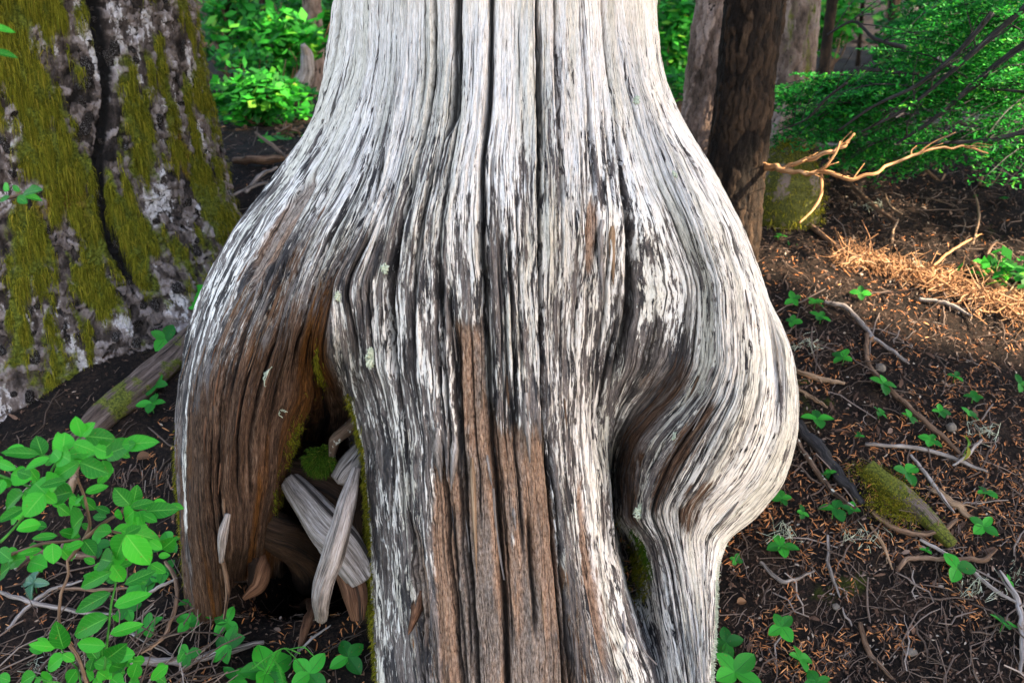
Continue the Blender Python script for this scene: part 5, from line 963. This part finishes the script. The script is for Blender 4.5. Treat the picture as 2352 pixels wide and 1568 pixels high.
x, y = scatter(1900, 1.4, 10); V, Fq = twig_mesh(x, y, .17, .0026); tag(ob('small_branches', mesh_np('small_branches', V, Fq, TWIG, False)), 'thin broken branches scattered over the slope', 'twigs', kind='stuff')
n = 480; x = rng.uniform(-1.5, -.78, n); y = rng.uniform(1.5, 2.1, n); V, Fq = twig_mesh(x, y, .2, .0024); V[:, 2] += rng.random(len(V)//15).repeat(15)*.05
tag(ob('brush_pile', mesh_np('brush_pile', V, Fq, TWIG, False)), 'tangle of thin dry twigs at the lower left under the shrub', 'twigs', kind='stuff')
n = 4200; k = rng.random(n); uu = np.interp(k, [0, .25, 1], [1930, 2040, 2380])+rng.normal(size=n)*14; v_ = np.interp(k, [0, .25, 1], [592, 615, 722])+rng.normal(size=n)*np.interp(k, [0, .3, 1], [5, 9, 14])
q = gp(np.stack([uu[::10], v_[::10]], -1)); q = np.repeat(q, 10, 0)[:n]+rng.normal(size=(n, 3))*.02
V, Fq = blades(q[:, 0], q[:, 1], .026, .0020, .10, .5, .012); tag(ob('straw_litter', mesh_np('straw_litter', V, Fq, mat_island('straw', [(0, (.04, .02, .01)), (.4, (.22, .10, .045)), (.8, (.46, .25, .12)), (1, (.66, .48, .30))], .7), False)), 'band of tan straw and splintered wood across the sunny patch', 'litter', kind='stuff')
V, Fq = twig_mesh(q[::9, 0], q[::9, 1], .17, .0024); V[:, 2] += .01; tag(ob('sunny_twigs', mesh_np('sunny_twigs', V, Fq, bpy.data.materials['straw'], False)), 'pale twigs heaped along the sunny patch', 'twigs', kind='stuff')
# root hairs hanging from the bank at the left
mb = MB()
for i in range(60):
    u = random.uniform(260, 400); v = random.uniform(1040, 1130); p = gp([(u, v)])[0]; l = random.uniform(.04, .11); p[1] -= .03
    tube(mb, [p, p+np.array([random.gauss(0, .01), -.02, -l*.5]), p+np.array([random.gauss(0, .02), -.03, -l])], [.0012, .001, .0006], 7, 4, .1)
tag(ob('root_hairs', mb.mesh('root_hairs', TWIG)), 'fine pale rootlets hanging from the bank left of the dead tree', 'roots', kind='stuff')
mb = MB()
for (u, v) in [(1860, 800), (2250, 1000), (1980, 1240), (2350, 1340), (1800, 1230), (2000, 480), (210, 1530), (90, 1540), (2240, 1360), (2100, 620)]:
    c = gp([(u, v)], .01)[0]
    for k in range(26):
        q = c+rng.normal(size=3)*np.array([.025, .025, .006]); tube(mb, [q, q+rng.normal(size=3)*.012+[0, 0, .008], q+rng.normal(size=3)*.02+[0, 0, .004]], .0008, 5, 3, .1)
tag(ob('lichen_tangles', mb.mesh('lichen_tangles', LICHEN)), 'pale tangles of fallen beard lichen on the forest floor', 'lichen', kind='stuff')

# ================================================================== BLOCKER LEAVES, UNSEEN, ADDED TO SHADE THE PLACE (above and to the sunward side)
lit = [(2150, 640, 130, 16, 17), (2290, 690, 90, 18, 20), (1900, 385, 140, 30, 0)]
n = 60000; tx = rng.uniform(-5, 9, n); ty = rng.uniform(-.5, 14, n); tz = gh(tx, ty, False)+np.where(rng.random(n) < .5, 0, 2.2*rng.random(n))
tgt = np.stack([tx, ty, tz], -1); S = np.array(SUN); pos = tgt + S*rng.uniform(11, 15, n)[:, None]
def hit_gap(p, c, rx, ry):                   # does the leaf stand in the gap through which the sun reaches c
    rel = p-c; t = rel@S; q = rel-t[:, None]*S; e1 = np.cross(S, [0, 0, 1.]); e1 /= np.linalg.norm(e1); e2 = np.cross(e1, S); return (q@e1/rx)**2+(q@e2/ry)**2 < 1
keep = np.ones(n, bool)  # added leaves dropped where sun is to reach strip, branch and boughs
lp = gp([(2000, 590), (2070, 620), (2140, 645), (2210, 665), (2280, 685), (2345, 712)])
for c in lp: keep &= ~hit_gap(pos, c, .46, .38)
for c in PYs([(1790, 388, 3.42), (1850, 385, 3.33), (1910, 375, 3.29), (1960, 390, 3.25), (1880, 450, 3.25)]): keep &= ~hit_gap(pos, c, .26, .22)
for c in PYs([(2160, 130, 3.95), (2260, 190, 3.85), (2010, 215, 4.0), (2310, 60, 3.7), (1880, 190, 4.0), (2300, 300, 3.85), (2120, 330, 4.1), (570, 215, 5.4), (640, 240, 5.5), (620, 100, 7.0), (1545, 120, 7.3), (2240, 250, 7.0)]): keep &= ~hit_gap(pos, c, .34, .27)
far = tgt[:, 1] > 6.5; keep &= ~(far & (fbm(tx*1.1, ty*1.1, 6., 2) > .0))
pos = pos[keep]; n = len(pos); nr = rng.normal(size=(n, 3))*.5+S; nr /= np.linalg.norm(nr, axis=1)[:, None]; d = np.cross(nr, rng.normal(size=(n, 3))); d /= np.linalg.norm(d, axis=1)[:, None]; s = np.cross(nr, d); z = .16*(.7+.6*rng.random((n, 1)))
V = np.stack([pos-d*z, pos+s*z*.7, pos+d*z, pos-s*z*.7], 1).reshape(-1, 3)
o = ob('leaf_blocker', mesh_np('leaf_blocker', V, np.arange(4*n).reshape(-1, 4), BLOCKER, False)); tag(o, 'high leafy canopy added out of view to shade the dead tree', 'blocker', kind='stuff')
